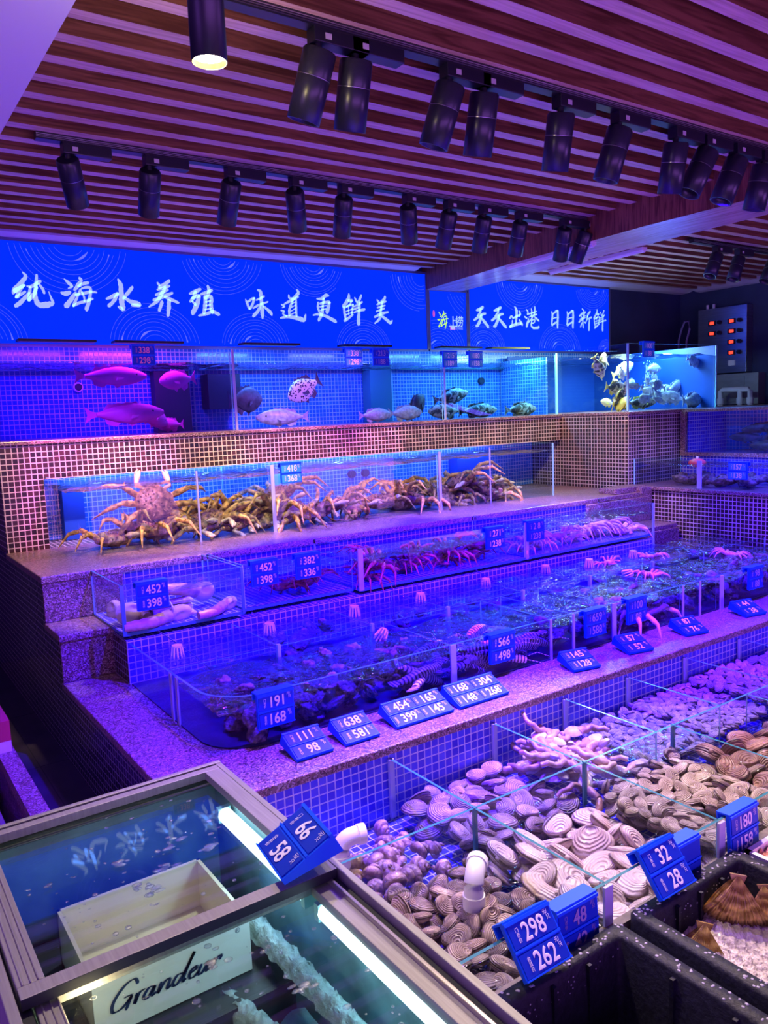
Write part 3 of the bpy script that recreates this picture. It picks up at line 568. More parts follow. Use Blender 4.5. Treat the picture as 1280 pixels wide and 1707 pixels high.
# inset tank on the right
Tu = thing('glass_tank', (4.95, 2.2, 1.14), 'inset blue tank with black fish behind a granite frame at right', 'fish tank', world=True)
pane_y(Tu, 4.765, 1., 3.25, 1.141, 1.419); MB().box(5.22, 5.245, 1.01, 3.25, 1.142, 1.418).build('back_panel', 'mosaic_tank', Tu)
# king crab tank (third level)
T3 = thing('glass_tank', (2.2, 3.8, L3), 'long low tank full of golden king crabs on the third step', 'crab tank', world=True)
zt = 1.268
m = MB(); xs = [(.78, 4.10), (.785, 3.62), (.80, 3.56), (.83, 3.515), (.88, 3.49), (.95, 3.485), (3.70, 3.485), (3.70, 4.10)]
for i in range(len(xs)-1):
    (ax, ay), (bx, by) = xs[i], xs[i+1]
    d = Vector((bx-ax, by-ay)).normalized(); n = Vector((-d.y, d.x))*.008
    m.add([(ax, ay, L3), (bx, by, L3), (bx, by, zt), (ax, ay, zt), (ax+n.x, ay+n.y, zt), (bx+n.x, by+n.y, zt)], [(0, 1, 2, 3)]); m.add([(ax, ay, zt), (bx, by, zt), (bx+n.x, by+n.y, zt), (ax+n.x, ay+n.y, zt)], [(0, 1, 2, 3)], 1)
m.build('glass_pane', G, T3)
for x, w in ((1.36, .008), (1.745, .018), (2.79, .018), (3.17, .007)): joint(T3, x, 3.482, L3, zt, w)
joint(T3, 3.70, 3.482, L3, zt, .01, 'glass_edge')
for x in (1.75, 2.78): pane_y(T3, x, 3.49, 4.1, L3, zt-.02)
water(T3, .80, 3.69, 3.50, 4.13, zt-.05, 'water_line', .006, 5)
water_front(T3, .90, 3.69, 3.492, L3+.002, zt-.055, 'water_tint')
for x in (2.62, 2.72):
    m = MB().tube([(x, 4.12, 1.13), (x, 4.15, 1.13)], .024, 12); m.build('pipe_port', 'gasket', T3)
MB().box(3.40, 3.69, 4.05, 4.14, L3, zt-.06).build('corner_filter', 'tank_blue', T3)
MB().box(.90, 1.0, 4.08, 4.14, L3, zt-.06).build('corner_filter', 'tank_blue', T3)
MB().box(2.05, 2.06, 3.9, 4.14, L3, zt-.06).build('inner_pane', 'glass_edge', T3)
# second level tanks
zt = .936
def low_tank(x0, x1, y0, y1, label, wmat, wl, seed, right=True, left=True):
    t = thing('glass_tank', ((x0+x1)/2, (y0+y1)/2, L2), label, 'seafood tank', world=True)
    MB().box(x0, x1, y0, y1, L2-.004, L2+.008, 0, [0, 2, 0, 0, 0, 0]).build('glass_base', ['glass_edge_dark', 'glass_edge', 'mosaic_blue'], t)
    pane_x(t, x0, x1, y0+.004, L2+.008, zt)
    if left: pane_y(t, x0+.004, y0, y1, L2+.008, zt)
    if right: pane_y(t, x1-.004, y0, y1, L2+.008, zt)
    water(t, x0+.01, x1-.01, y0+.01, y1-.01, wl, wmat, .004, seed)
    return t
Ta = low_tank(.772, 1.235, 2.765, 3.15, 'small end tank holding pink elephant trunk clams on the second step', 'water_surface', L2+.125, 11)
joint(Ta, .776, 2.764, L2, zt, .014, 'glass_edge_dark'); joint(Ta, 1.231, 2.764, L2, zt, .010, 'glass_edge_dark')
Tb = low_tank(1.25, 1.755, 2.80, 3.15, 'short open tank with a few dark shellfish and two price tags, second step', 'water_surface_dark', L2+.12, 12, right=False)
Tc = low_tank(1.77, 2.74, 2.765, 3.15, 'middle second-step tank with dark red lobsters under blue light', 'water_surface_dark', L2+.12, 13)
joint(Tc, 1.772, 2.764, L2, zt, .024)
Td = low_tank(2.75, 3.74, 2.765, 3.15, 'right second-step tank with pale pink crabs at its far end', 'water_surface', L2+.125, 14)
joint(Td, 2.748, 2.764, L2, zt, .018); joint(Td, 3.735, 2.764, L2-.06, zt, .012, 'glass_edge')
# big front tank
T1 = thing('glass_tank', (2.5, 2.35, L1), 'large low front tank with rounded left corner and slotted white drain caps', 'seafood tank', world=True)
zt = .730; yf = 1.972
arc = [(.782, 2.755), (.782, 2.12)]
for k in range(1, 9):
    a = pi+pi/2*k/8; arc.append((.782+.15+.15*cos(a), yf+.15+.15*sin(a)))
arc += [(4.19, yf)]
m = MB()
for i in range(len(arc)-1):
    (ax, ay), (bx, by) = arc[i], arc[i+1]; d = Vector((bx-ax, by-ay)).normalized(); n = Vector((-d.y, d.x))*.008
    m.add([(ax, ay, L1), (bx, by, L1), (bx, by, zt), (ax, ay, zt)], [(0, 1, 2, 3)], 0, True)
    m.add([(ax, ay, zt), (bx, by, zt), (bx+n.x, by+n.y, zt), (ax+n.x, ay+n.y, zt)], [(0, 1, 2, 3)], 1)
m.build('glass_pane', ['glass', 'glass_edge_dark'], T1)
FX = [.903, 1.276, 1.655, 1.983, 2.372, 2.778, 3.035, 3.361]
pane_x(T1, .79, 4.19, 2.37, L1, zt-.004)
for x in (1.175, 1.56, 1.92, 2.33, 2.75, 3.2, 3.62): pane_y(T1, x, 2.37, 2.755, L1, zt-.004)
for x in (1.61, 2.09, 2.20, 2.42, 2.86, 3.12): pane_y(T1, x, yf+.01, 2.37, L1, zt-.004)
for x in (1.175, 1.56, 1.92, 2.33, 2.75, 3.2): 
    MB().box(x-.006, x+.006, 2.364, 2.378, L1, zt+.002).build('corner_clip', 'glass_edge', T1)
for x, w in ((1.61, .022), (2.07, .008), (2.19, .008), (2.42, .02), (2.86, .008), (2.98, .008), (3.14, .024)): joint(T1, x, yf-.002, L1, zt, w)
water(T1, .79, 4.19, yf+.01, 2.36, zt-.035, 'water_surface_dark', .009, 21)
water(T1, .79, 4.19, 2.38, 2.755, zt-.03, 'water_surface', .007, 22)
MB().prism([(4.19, 2.755), (.784, 2.755)]+arc[1:], L1, L1+.004, 'Z').build('glass_base', 'tank_floor', T1)
water_front(T1, .93, 4.18, yf+.006, L1+.005, zt-.037, 'water_dark')
for y, x in ((2.33, .785), (2.28, .785)): MB().box(x-.006, x-.001, y-.008, y+.008, L1, zt).build('joint_strip', 'glass_joint', T1)
# right counter tank
Tr = thing('glass_tank', (4.5, 2.2, .967), 'shallow blue tank with rock oysters on the right side counter', 'seafood tank', world=True)
MB().box(4.246, 4.254, 1., 3.29, .968, 1.135, 0, [0, 1, 1, 0, 1, 0]).build('glass_pane', G, Tr); pane_x(Tr, 4.25, 4.74, 3.285, .968, 1.135)
MB().box(4.244, 4.249, 2.80, 2.83, .968, 1.135).build('joint_strip', 'glass_joint', Tr)
water(Tr, 4.26, 4.74, 1., 3.28, 1.10, 'water_surface', .004, 31)
t = thing('float_ball', (4.5, 3.0, 1.10), 'small red float on the water of the right side tank', 'float')
MB().ell((0, 0, 0), (.055, .055, .028), 16, 10).build('body', 'red_box', t); MB().tube([(0, 0, .02), (0, 0, .04)], .008, 8).build('stem', 'white_plastic', t)

# clam trays
TY = thing('glass_tray_grid', (2.2, 1.36, .36), 'grid of open glass trays for clams along the front of the counter', 'glass trays', world=True)
zr = .541; XF = [1.185, 1.578, 1.968, 2.36, 2.75, 3.14]; XB = [1.186, 1.574, 1.888, 2.209, 2.54, 2.9, 3.3]
m = pane_x(TY, .6, 4.2, 1.385, .36, zr, .007); pane_x(TY, .6, 4.2, .990, .36, zr, .007)
for x in XF: pane_y(TY, x, .992, 1.385, .36, zr, .007); MB().box(x-.012, x+.012, .979, .985, .40, zr-.002).build('joint_strip', 'glass_joint', TY)
for x in XB: pane_y(TY, x, 1.385, 1.74, .36, zr, .007); MB().box(x-.008, x+.008, 1.732, 1.742, .37, zr).build('joint_strip', 'glass_joint', TY)
for x in (1.185, 1.578, 1.968): MB().box(x-.0045, x+.0045, 1.380, 1.390, .42, zr+.002).build('corner_clip', 'glass_edge_dark', TY)
edges = [(x, .36) for x in XF]
water(TY, .61, 1.18, 1.39, 1.735, .420, 'water_clear', .005, 41)
water(TY, .61, 1.18, 1.0, 1.38, .43, 'water_clear', .003, 42)
for a, b_, y0, y1, w_ in ((1.19, 1.57, 1., 1.38, .455), (1.585, 1.965, 1., 1.38, .47), (1.19, 1.57, 1.39, 1.735, .46), (1.58, 1.885, 1.39, 1.735, .47), (1.89, 4.19, 1.39, 1.735, .47), (1.975, 4.19, 1., 1.38, .46)):
    water(TY, a, b_, y0, y1, w_-.03, 'water_clear', .002, int(a*10))

# ------------------------------------------------------------------ drain caps (slotted white cups)
m = MB(); 
for k in range(10):
    a = 2*pi*k/10; m.tube([(cos(a)*.022, sin(a)*.022, -.012), (cos(a)*.016, sin(a)*.016, .026)], .0034, 5)
dc = thing('drain_cap', (0, 0, 0), '', 'drain cap')
m.build('slotted_body', 'white_plastic', dc); MB().tube([(0, 0, .024), (0, 0, .031)], .018, 16).build('lid', 'white_plastic', dc)
ords = ['leftmost', 'second from left', 'third from left', 'fourth from left', 'fifth from left', 'sixth from left', 'seventh from left', 'rightmost upright']
FY = [2.60, 2.64, 2.64, 2.63, 2.65, 2.67, 2.62, 2.61]
for i, x in enumerate(FX):
    c = dc if i == 0 else copy_tree(dc)
    c.location = (x, FY[i], zt-.027); c['label'] = 'white slotted drain cap in the big front tank, %s of eight' % ords[i]; c['group'] = 'white drain caps standing in the water'
c = copy_tree(dc, (2.95, 2.33, zt-.02), (1.3, 0, 1.0)); c['label'] = 'white slotted drain cap tipped on its side on the water at right'
c = copy_tree(dc, (1.53, 2.27, zt-.02), (1.2, 0, 2.2), label='white slotted drain cap lying on the water near the third upright cap')

# ------------------------------------------------------------------ price tags
TW, TH = .114, .098
def tag_base_mesh(w, h):
    m = MB(); m.box(-w/2, w/2, -.004, .006, -h/2, h/2)
    m.box(-w/2, w/2, -.008, -.004, h/2-.006, h/2); m.box(-w/2, w/2, -.007, -.004, -.002, .002); m.box(-w/2, w/2, -.007, -.004, -h/2, -h/2+.003)
    return m
SEEN = set()
def price_tag(loc, rot, top, bot, label, kind='hang', dig='tag_white', w=TW, card='tag_card', small=True, group=None, scale=1.):
    assert label not in SEEN, label
    SEEN.add(label); t = thing('price_tag', loc, label, 'price tag', rot=rot); t.scale = (scale,)*3
    h = TH
    m = tag_base_mesh(w, h)
    if kind == 'hang': m.box(-w/2, w/2, -.004, .030, h/2, h/2+.004); m.box(-w/2, w/2, .026, .030, h/2-.02, h/2)
    if kind == 'wedge': m.prism([(.006, h/2), (.006, -h/2), (.03, h/2)], -w/2, w/2, 'X')
    m.build('holder', 'tag_blue', t)
    nums = [(top, h/4, 1), (bot, -h/4, 0)]
    for s, z, isTop in nums:
        cols = s.split('|') if s else ['']
        cw = (w-.006)/len(cols)
        for j, q in enumerate(cols):
            x0 = -w/2+.003+cw*j
            cb = MB().box(x0+.001, x0+cw-.001, -.0062, -.004, z-h/4+.004, z+h/4-.006).build('number_card', card, t)
            if not q: continue
            mx = x0+cw*.53
            dm = text_me(q, dig, .043, .0004, .018, 0, .86)
            meshobj('digits', dm, cb, (mx, -.0072, z-.001))
            if small:
                sm = 'tag_white' if dig == 'tag_white' else dig
                l1 = text_me('门\n市\n价' if isTop else '会\n员\n价', sm, .0105, .0002, .0, 0, .95)
                meshobj('small_lettering', l1, cb, (x0+.019 if len(cols) == 1 else x0+.010, -.0070, z-.001), scale=.82)
                u = text_me('元/\n  只', sm, .0095, .0002, 0, 0, .9)
                meshobj('unit_lettering', u, cb, (x0+cw-.014, -.0070, z+.008))
    return t
P2 = 'blue price tag reading %s over %s '
def pt(a, b, where, *args, **kw): return price_tag(*args, a, b, (P2 % (a.replace('|', ' and '), b.replace('|', ' and ')))+where, **kw)
V = (0, 0, 0)
pt('338', '298', 'in red figures, on the left top-row tank', (1.292, 3.885, 1.825), V, dig='tag_red')
pt('338', '298', 'in white figures, on the middle top-row tank', (2.511, 3.885, 1.820), V, card='tag_card_cyan')
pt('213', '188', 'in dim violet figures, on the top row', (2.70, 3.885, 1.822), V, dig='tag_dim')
pt('215', '189', 'on the top-row tank below the logo panel', (3.225, 3.885, 1.812), V, card='tag_card_cyan')
pt('180', '158', 'on the top-row grouper tank', (3.439, 3.885, 1.812), V, card='tag_card_cyan')
pt('100', '88', 'on the bright corner fish tank', (4.404, 3.295, 1.835), V, card='tag_card_cyan')
pt('418', '368', 'on the king crab tank', (1.845, 3.472, 1.222), V, card='tag_card_cyan')
pt('157', '138', 'on the right side tank', (4.232, 2.56, 1.085), (0, 0, -pi/2), card='tag_card_cyan')
pt('452', '398', 'on the elephant trunk clam tank', (.880, 2.75, .888), V)
pt('452', '398', 'on the short tank left of tag 382', (1.34, 2.786, .895), V)
pt('382', '336', 'on the short open tank', (1.535, 2.786, .895), V)
pt('271', '238', 'on the lobster tank', (2.528, 2.75, .890), V)
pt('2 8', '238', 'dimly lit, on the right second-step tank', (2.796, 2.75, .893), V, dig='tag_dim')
pt('191', '168', 'on the big front tank near its rounded corner', (.950, 1.958, .684), V)
pt('566', '498', 'on the glass above the banded prawns', (1.82, 1.958, .680), V)
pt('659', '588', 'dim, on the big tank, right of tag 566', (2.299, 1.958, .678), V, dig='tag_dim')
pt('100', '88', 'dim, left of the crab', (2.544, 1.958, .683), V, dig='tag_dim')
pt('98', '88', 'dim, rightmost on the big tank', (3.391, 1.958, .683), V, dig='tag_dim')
LAY = (rad(-64), 0, 0)
for x, a, b_ in ((.990, '111', '98'), (1.145, '638', '581')):
    pt(a, b_, 'on the ledge, '+('nearest the freezer' if x < 1. else 'second from the freezer'), (x, 1.855, L1+.026), LAY, kind='wedge')
price_tag((1.375, 1.86, L1+.026), LAY, '454|165', '399|145', 'double-width blue price tag with 454 and 165 on the granite ledge', kind='wedge', w=.215)
price_tag((1.61, 1.86, L1+.026), LAY, '168|304', '148|268', 'double-width blue price tag with 168 and a cyan-edged 304 on the ledge', kind='wedge', w=.205)
for x, a, b_, wh in ((2.088, '145', '128', 'on the ledge right of the double ones'), (2.385, '57', '52', 'lying on the ledge below tag 659'), (2.732, '87', '76', 'lying on the ledge below the pink crab'), (3.15, '44', '38', 'on the ledge nearest the right edge')):
    pt(a, b_, wh, (x, 1.85, L1+.026), (rad(-66), 0, rad(-12)), kind='wedge')
pt('298', '262', 'tilted forward on the clam tray rim', (.955, .955, .535), (rad(-38), rad(0), rad(0)), kind='hang')
pt('48', '42', 'hanging on the rim beside tag 298', (1.085, .975, .498), (rad(-4), 0, 0), dig='tag_dim')
pt('32', '28', 'tilted on the big white clam tray', (1.335, .955, .535), (rad(-38), 0, 0))
price_tag((1.425, .975, .498), (rad(-4), 0, 0), '', '', 'blue price tag half hidden behind tag 32, figures barely legible', dig='tag_dim')
pt('180', '158', 'hanging on the rightmost front clam tray', (1.655, .975, .498), (rad(-4), 0, 0))
pt('66', '58', 'lying on the corner of the freezer frame', (.530, 1.052, .838), (rad(-62), 0, rad(-97)), kind='wedge')

# ------------------------------------------------------------------ track lights
def track(x0, x1, y, z, label, joints=(), name='light_track'):
    t = thing(name, ((x0+x1)/2, y, z), label, 'track', world=True)
    m = MB(); m.box(x0, x1, y-.018, y+.018, z-.022, z); m.build('rail', 'black_metal', t)
    m = MB()
    for dz in (.006, .011, .016): m.box(x0, x1, y-.0195, y-.018, z-dz-.001, z-dz+.0005)
    m.build('groove', 'steel', t)
    return t
track(.65, 3.30, 2.865, SL, 'black ceiling rail of the rear row of spotlights')
track(.55, 3.35, 1.765, SL, 'black ceiling rail of the front row of spotlights')
track(4.35, 6.0, 2.95, SL, 'black ceiling rail beyond the wooden beam at right')
pbr('sticker', (.55, .52, .50), .6)
pbr('lens_off', (.03, .03, .05), .1, spec=1.)
def head(x, y, xb, zb, ty, label, group, r=.040, L=.155, gold=False):
    t = thing('track_spotlight', (x, y, SL-.022), label, 'spotlight', group)
    m = MB().box(-.03, .13, -.020, .020, -.035, 0); m.build('adapter_box', 'black_metal', t, bevel=.002)
    MB().box(.0, .018, -.0208, -.020, -.026, -.012).build('sticker', 'sticker', t)
    MB().tube([(-.012, 0, -.035), (-.012, 0, -.075)], .010, 8).build('stem', 'black_metal', t)
    # head axis
    hd_ = math.hypot(x, y); ax = Vector((xb-x+ty*x/hd_, ty*y/hd_, -1)).normalized()
    top = Vector((-.012, 0, -.068))-ax*.02; q = ax.to_track_quat('-Z', 'Y').to_euler()
    hd = MB(); seg = 24
    prof = [(r*.9, .0), (r, -.006), (r, -.062), (r*.985, -.064), (r, -.066), (r, -L), (r*.86, -L), (r*.82, -L+.03)]
    vs = [(cos(2*pi*k/seg)*a, sin(2*pi*k/seg)*a, z) for a, z in prof for k in range(seg)]
    fs = [(j*seg+k, (j+1)*seg+k, (j+1)*seg+(k+1) % seg, j*seg+(k+1) % seg) for j in range(len(prof)-1) for k in range(seg)]
    hd.add(vs, fs, 0, False); hd.add(vs[:seg], [list(range(seg))]); 
    for i in range(seg*(len(prof)-1)): hd.smooth[i] = True
    h = hd.build('head', 'black_head', t); h.location = top; h.rotation_euler = q
    l = MB().tube([(0, 0, -L+.028), (0, 0, -L+.030)], r*.84, 20).build('lens', 'lens_off', h)
    MB().tube([(0, 0, -.0635), (0, 0, -.0650)], r*1.004, 24, cap=False).build('ring', 'steel', h)
    tip = Vector((x, y, SL-.022))+top+ax*(L+.004)
    return t, tip, ax
T2H = [(1.088, 1.035), (1.197, 1.170), (1.502, 1.44), (1.63, 1.60), (1.944, 1.915), (2.216, 2.15), (2.519, 2.485), (2.696, 2.585), (2.885, 2.79), (3.068, 3.01)]
T1H = [(.761, .785), (1.038, 1.02), (1.348, 1.315), (1.621, 1.626), (1.849, 1.828), (2.18, 2.181), (2.41, 2.365), (2.621, 2.583), (2.855, 2.815), (3.166, 3.128), (3.361-.04, 3.24)]
nth = ['first', 'second', 'third', 'fourth', 'fifth', 'sixth', 'seventh', 'eighth', 'ninth', 'tenth', 'eleventh']
for i, (a, b_) in enumerate(T2H):
    dz = .135
    t, tip, ax = head(a, 1.765, a+(b_-a)/dz, 0, .42, 'black cylinder spotlight, %s from the left on the front ceiling rail' % nth[i], 'front row of track spotlights', r=.042, L=.165)
    if i in BEAMS2:
        tg, c, w_, an = BEAMS2[i]; spot(tip, tg, c, w_, an)
for i, (a, b_) in enumerate(T1H):
    dz = .125
    t, tip, ax = head(a, 2.865, a+(b_-a)/dz, 0, .8, 'black cylinder spotlight, %s from the left on the rear ceiling rail' % nth[i], 'rear row of track spotlights', r=.038, L=.160)
    if i in BEAMS1:
        tg, c, w_, an = BEAMS1[i]; spot(tip, tg, c, w_, an)
for i, (x, d) in enumerate(((4.62, -.6), (4.86, -.5), (5.25, -.7))):
    head(x, 2.95, x+d, 0, .1, 'black spotlight on the rail beyond the beam, %s from the left' % nth[i], 'far right track spotlights', r=.04, L=.15)
# lit downlight
D = thing('downlight', (.693, 1.55, SL), 'lit black cylinder downlight with a glowing yellow inner rim', 'downlight')
z0 = -.253; r = .0355; seg = 32
m = MB(); prof = [(r, 0), (r, z0), (r*.95, z0), (r*.84, z0+.010)]
vs = [(cos(2*pi*k/seg)*a, sin(2*pi*k/seg)*a, z) for a, z in prof for k in range(seg)]
m.add(vs[:3*seg], [(j*seg+k, (j+1)*seg+k, (j+1)*seg+(k+1) % seg, j*seg+(k+1) % seg) for j in range(2) for k in range(seg)], 0, True); m.build('housing', 'black_metal', D)
pbr('lamp_gold', (.9, .65, .12), .3, metal=.3, emit=(1., .72, .08), es=1.0)
pbr('lamp_white', (1, 1, .9), .5, emit=(1, 1, .86), es=9.)
m = MB(); m.add(vs[2*seg:], [(k, seg+k, seg+(k+1) % seg, (k+1) % seg) for k in range(seg)], 0, True); m.build('reflector', 'lamp_gold', D)
m = MB(); m.add(vs[3*seg:], [list(range(seg))]); m.build('lamp', 'lamp_white', D)
spot((.693, 1.55, SL-.25), (.35, 1.0, .8), (1, .80, .55), 30, 80)
l = bpy.data.lights.new('point_light', 'POINT'); l.color = (1, .8, .35); l.energy = 3.; l.shadow_soft_size = .03
o = bpy.data.objects.new('point_light', l); COL.objects.link(o); o.location = (.73, 1.60, SL-.27)

# ------------------------------------------------------------------ lights added to brighten the tanks; the bars over the top row are made up
for x, c, w_ in ((.95, (.25, .02, 1), 10), (1.4, (.8, .05, .9), 9), (2.1, (.10, .25, 1), 10), (2.75, (.12, .16, 1), 10), (3.5, (.12, .45, 1), 9), (3.95, (.15, .6, .95), 9)):
    area((x, 4.12, 1.90), (x, 4.2, 1.0), c, w_, .35, .06)
for x in (.95, 1.4, 2.1, 2.75, 3.5, 3.95):
    tk = T4a if x < 1.76 else T4b if x < 3.18 else T4c; MB().box(x-.18, x+.18, 4.085, 4.155, 1.903, 1.915).build('added_lamp_bar', 'black_metal', tk)
area((4.42, 3.75, 1.93), (4.4, 3.8, 1.), (.8, 1., .45), 17, .3, .3); area((4.9, 3.7, 1.93), (4.9, 3.7, 1.), (.35, .6, 1), 26, .5, .3)
area((2.3, 4.0, 1.25), (2.3, 4.12, .9), (.10, .22, 1), 26, 2.8, .04)
area((5.0, 2.4, 1.41), (4.9, 2.4, 1.), (.15, .1, 1), 9, .2, 1.2)
area((4.5, 2.4, 1.33), (4.5, 2.4, 1.), (.12, .1, 1), 12, .25, 1.2)

# ------------------------------------------------------------------ chest freezer with sliding glass lids
F = thing('chest_freezer', (.34, .75, .27), 'chest freezer with grey metal frame and sliding glass lids in the foreground', 'freezer', world=True)
fx0, fx1, fy0, fy1, fz = .10, .588, .15, 1.492, .80
b = MB()
b.box(fx0, fx0+.03, fy0, fy1, .30, fz-.03); b.box(fx1-.024, fx1, fy0, fy1, .30, fz-.03); b.box(fx0, fx1, fy0, fy0+.03, .30, fz-.03); b.box(fx0, fx1, fy1-.03, fy1, .30, fz-.03); b.box(fx0, fx1, fy0, fy1, .27, .34)
b.build('body', 'alu_frame', F)
b = MB(); e = .002
b.box(fx0+.03, fx0+.03+e, fy0+.03, fy1-.03, .34, fz-.032); b.box(fx1-.024-e, fx1-.024, fy0+.03, fy1-.03, .34, fz-.032); b.box(fx0+.03, fx1-.024, fy1-.03-e, fy1-.03, .34, fz-.032); b.box(fx0+.03, fx1-.024, fy0+.03, fy0+.03+e, .34, fz-.032); b.box(fx0+.03, fx1-.024, fy0+.03, fy1-.03, .40, .42)
b.build('liner', 'liner', F)
b = MB()
b.box(fx1-.012, fx1, fy0, fy1, fz-.032, fz, 0); b.box(fx1-.024, fx1-.012, fy0, fy1, fz-.034, fz-.016, 1); b.box(fx1-.030, fx1-.024, fy0, fy1, fz-.034, fz-.010, 2)
b.box(fx0, fx0+.014, fy0, fy1, fz-.032, fz, 0); b.box(fx0+.014, fx0+.03, fy0, fy1, fz-.034, fz-.016, 1)
b.box(fx0, fx1, fy1-.012, fy1, fz-.032, fz+.002, 0); b.box(fx0, fx1, fy1-.022, fy1-.012, fz-.034, fz-.010, 1); b.box(fx0, fx1, fy0, fy0+.03, fz-.032, fz, 0)
b.build('rim', ['alu_frame', 'gasket', 'alu_edge'], F, bevel=.0015)
def lid(x0, x1, y0, y1, z, name, wr=.026, dip=0.):
    fr = MB(); h = .016
    fr.box(x0, x1, y0, y0+wr, z-h, z, 0, [1, 0, 1, 1, 1, 1]); fr.box(x0, x1, y1-wr*.7, y1, z-h, z); fr.box(x0, x0+wr*1.3, y0+wr, y1-wr*.7, z-h, z); fr.box(x1-wr*1.2, x1, y0+wr, y1-wr*.7, z-h, z)
    for q in (.006, .016, .025): fr.box(x0+q, x0+q+.0025, y0+wr, y1-wr, z, z+.0022); 
    f = fr.build(name, ['alu_frame', 'gasket'], F, bevel=.0012)
    g = MB().box(x0+.01, x1-.01, y0+.01, y1-.01, z-.011, z-.006)
    for v in g.v: v.z -= (v.y-y0)*dip
    o = g.build('glass_pane', ['glass_freezer'], f, off=F.location)
    return f
lid(.118, .572, .998, 1.468, fz+.004, 'rear_lid', dip=.038)
fl = lid(.134, .560, .20, 1.03, fz-.018, 'front_lid', .022)
pbr('led_white', (1, 1, 1), .5, emit=(.86, 1., 1.), es=3.2)
for a, c_ in ((.25, .985), (1.04, 1.36)):
    t_ = MB().tube([(.541, a, .752), (.541, c_, .752)], .014, 12).build('led_tube', 'led_white', F)
    for y in (a-.012, c_): MB().box(.528, .553, y, y+.012, .738, .766).build('tube_cap', 'glass_edge', F)
area((.525, .6, .745), (.30, .62, .42), (.55, .95, 1.), 2.0, .7, .02); area((.525, 1.2, .745), (.30, 1.22, .42), (.5, .8, 1.), .35, .3, .02)
l = bpy.data.lights.new('point_light', 'POINT'); l.color = (1, .68, .32); l.energy = .9; l.shadow_soft_size = .03
o = bpy.data.objects.new('point_light', l); COL.objects.link(o); o.location = (.20, 1.00, .76)
rn = random.Random(5)
b = MB()
def ridge(u, v, pts, w, h, seed):
    k = v*(len(pts)-1); i = min(int(k), len(pts)-2); f = k-i; p = Vector(pts[i]).lerp(Vector(pts[i+1]), f); q = Vector(pts[i+1])-Vector(pts[i]); n = Vector((-q.y, q.x, 0)).normalized()
    a = pi*u; rr_ = 1+.16*sin(v*60+seed+4*sin(a*3))+.10*sin(v*131+a*7)
    return p+n*cos(a)*w*rr_+Vector((0, 0, sin(a)*h*rr_))
b.grid(lambda u, v: ridge(u, v, [(.512, 1.22, .62), (.520, 1.05, .62), (.526, .9, .615), (.53, .5, .61)], .016, .03, 1), 10, 60)
b.grid(lambda u, v: ridge(u, v, [(.43, 1.13, .55), (.45, 1.0, .56), (.462, .85, .56), (.47, .45, .55)], .018, .035, 3), 10, 60)
b.build('frost_ridge', 'frost', F)
tag(b.build('frost_ridge', 'frost', F), kind=None) if False else None
m = MB(); m.box(.145, .185, .55, 1.12, .42, .66); m.build('inner_ledge', 'carton_cream', F)
MB().grid(lambda u, v: (.20+.34*u, .3+.77*v, .53+.012*sin(u*9+v*5)+.006*sin(u*31-v*27)), 30, 50).build('frosty_contents', 'frost_teal', F)
# water drops on the glass (uncountable)
b = MB()
for i in range(260):
    rear = rn.random() < .5
    x = rn.uniform(.17, .52); y = rn.uniform(1.04, 1.44) if rear else rn.uniform(.62, .99)
    z = (fz-.002-(y-1.)*.038) if rear else (fz-.024); r = rn.choice([.0008, .0012, .0016, .0025, .004]); 
    b.ell((x, y, z), (r*rn.uniform(.8, 1.6), r*rn.uniform(.8, 1.5), r*.32), 8, 5)
for i in range(9):
    x, y = rn.uniform(.25, .48), rn.choice([rn.uniform(1.1, 1.35), rn.uniform(.78, .96)]); z = (fz-.003-(y-1.)*.038) if y > 1.02 else (fz-.024)
    for k in range(7): b.ell((x+rn.uniform(-.018, .018), y+rn.uniform(-.01, .01), z), (rn.uniform(.003, .010), rn.uniform(.003, .007), .001), 9, 4)
thin_glass('droplet', (.93, .97, 1.), 1.2, rough=.25, base=.16, bump=.3, bscale=300.)
tag(b.build('water_drops', 'droplet'), 'scattered water drops and melt puddles on the freezer glass lids', 'water drops', kind='stuff')
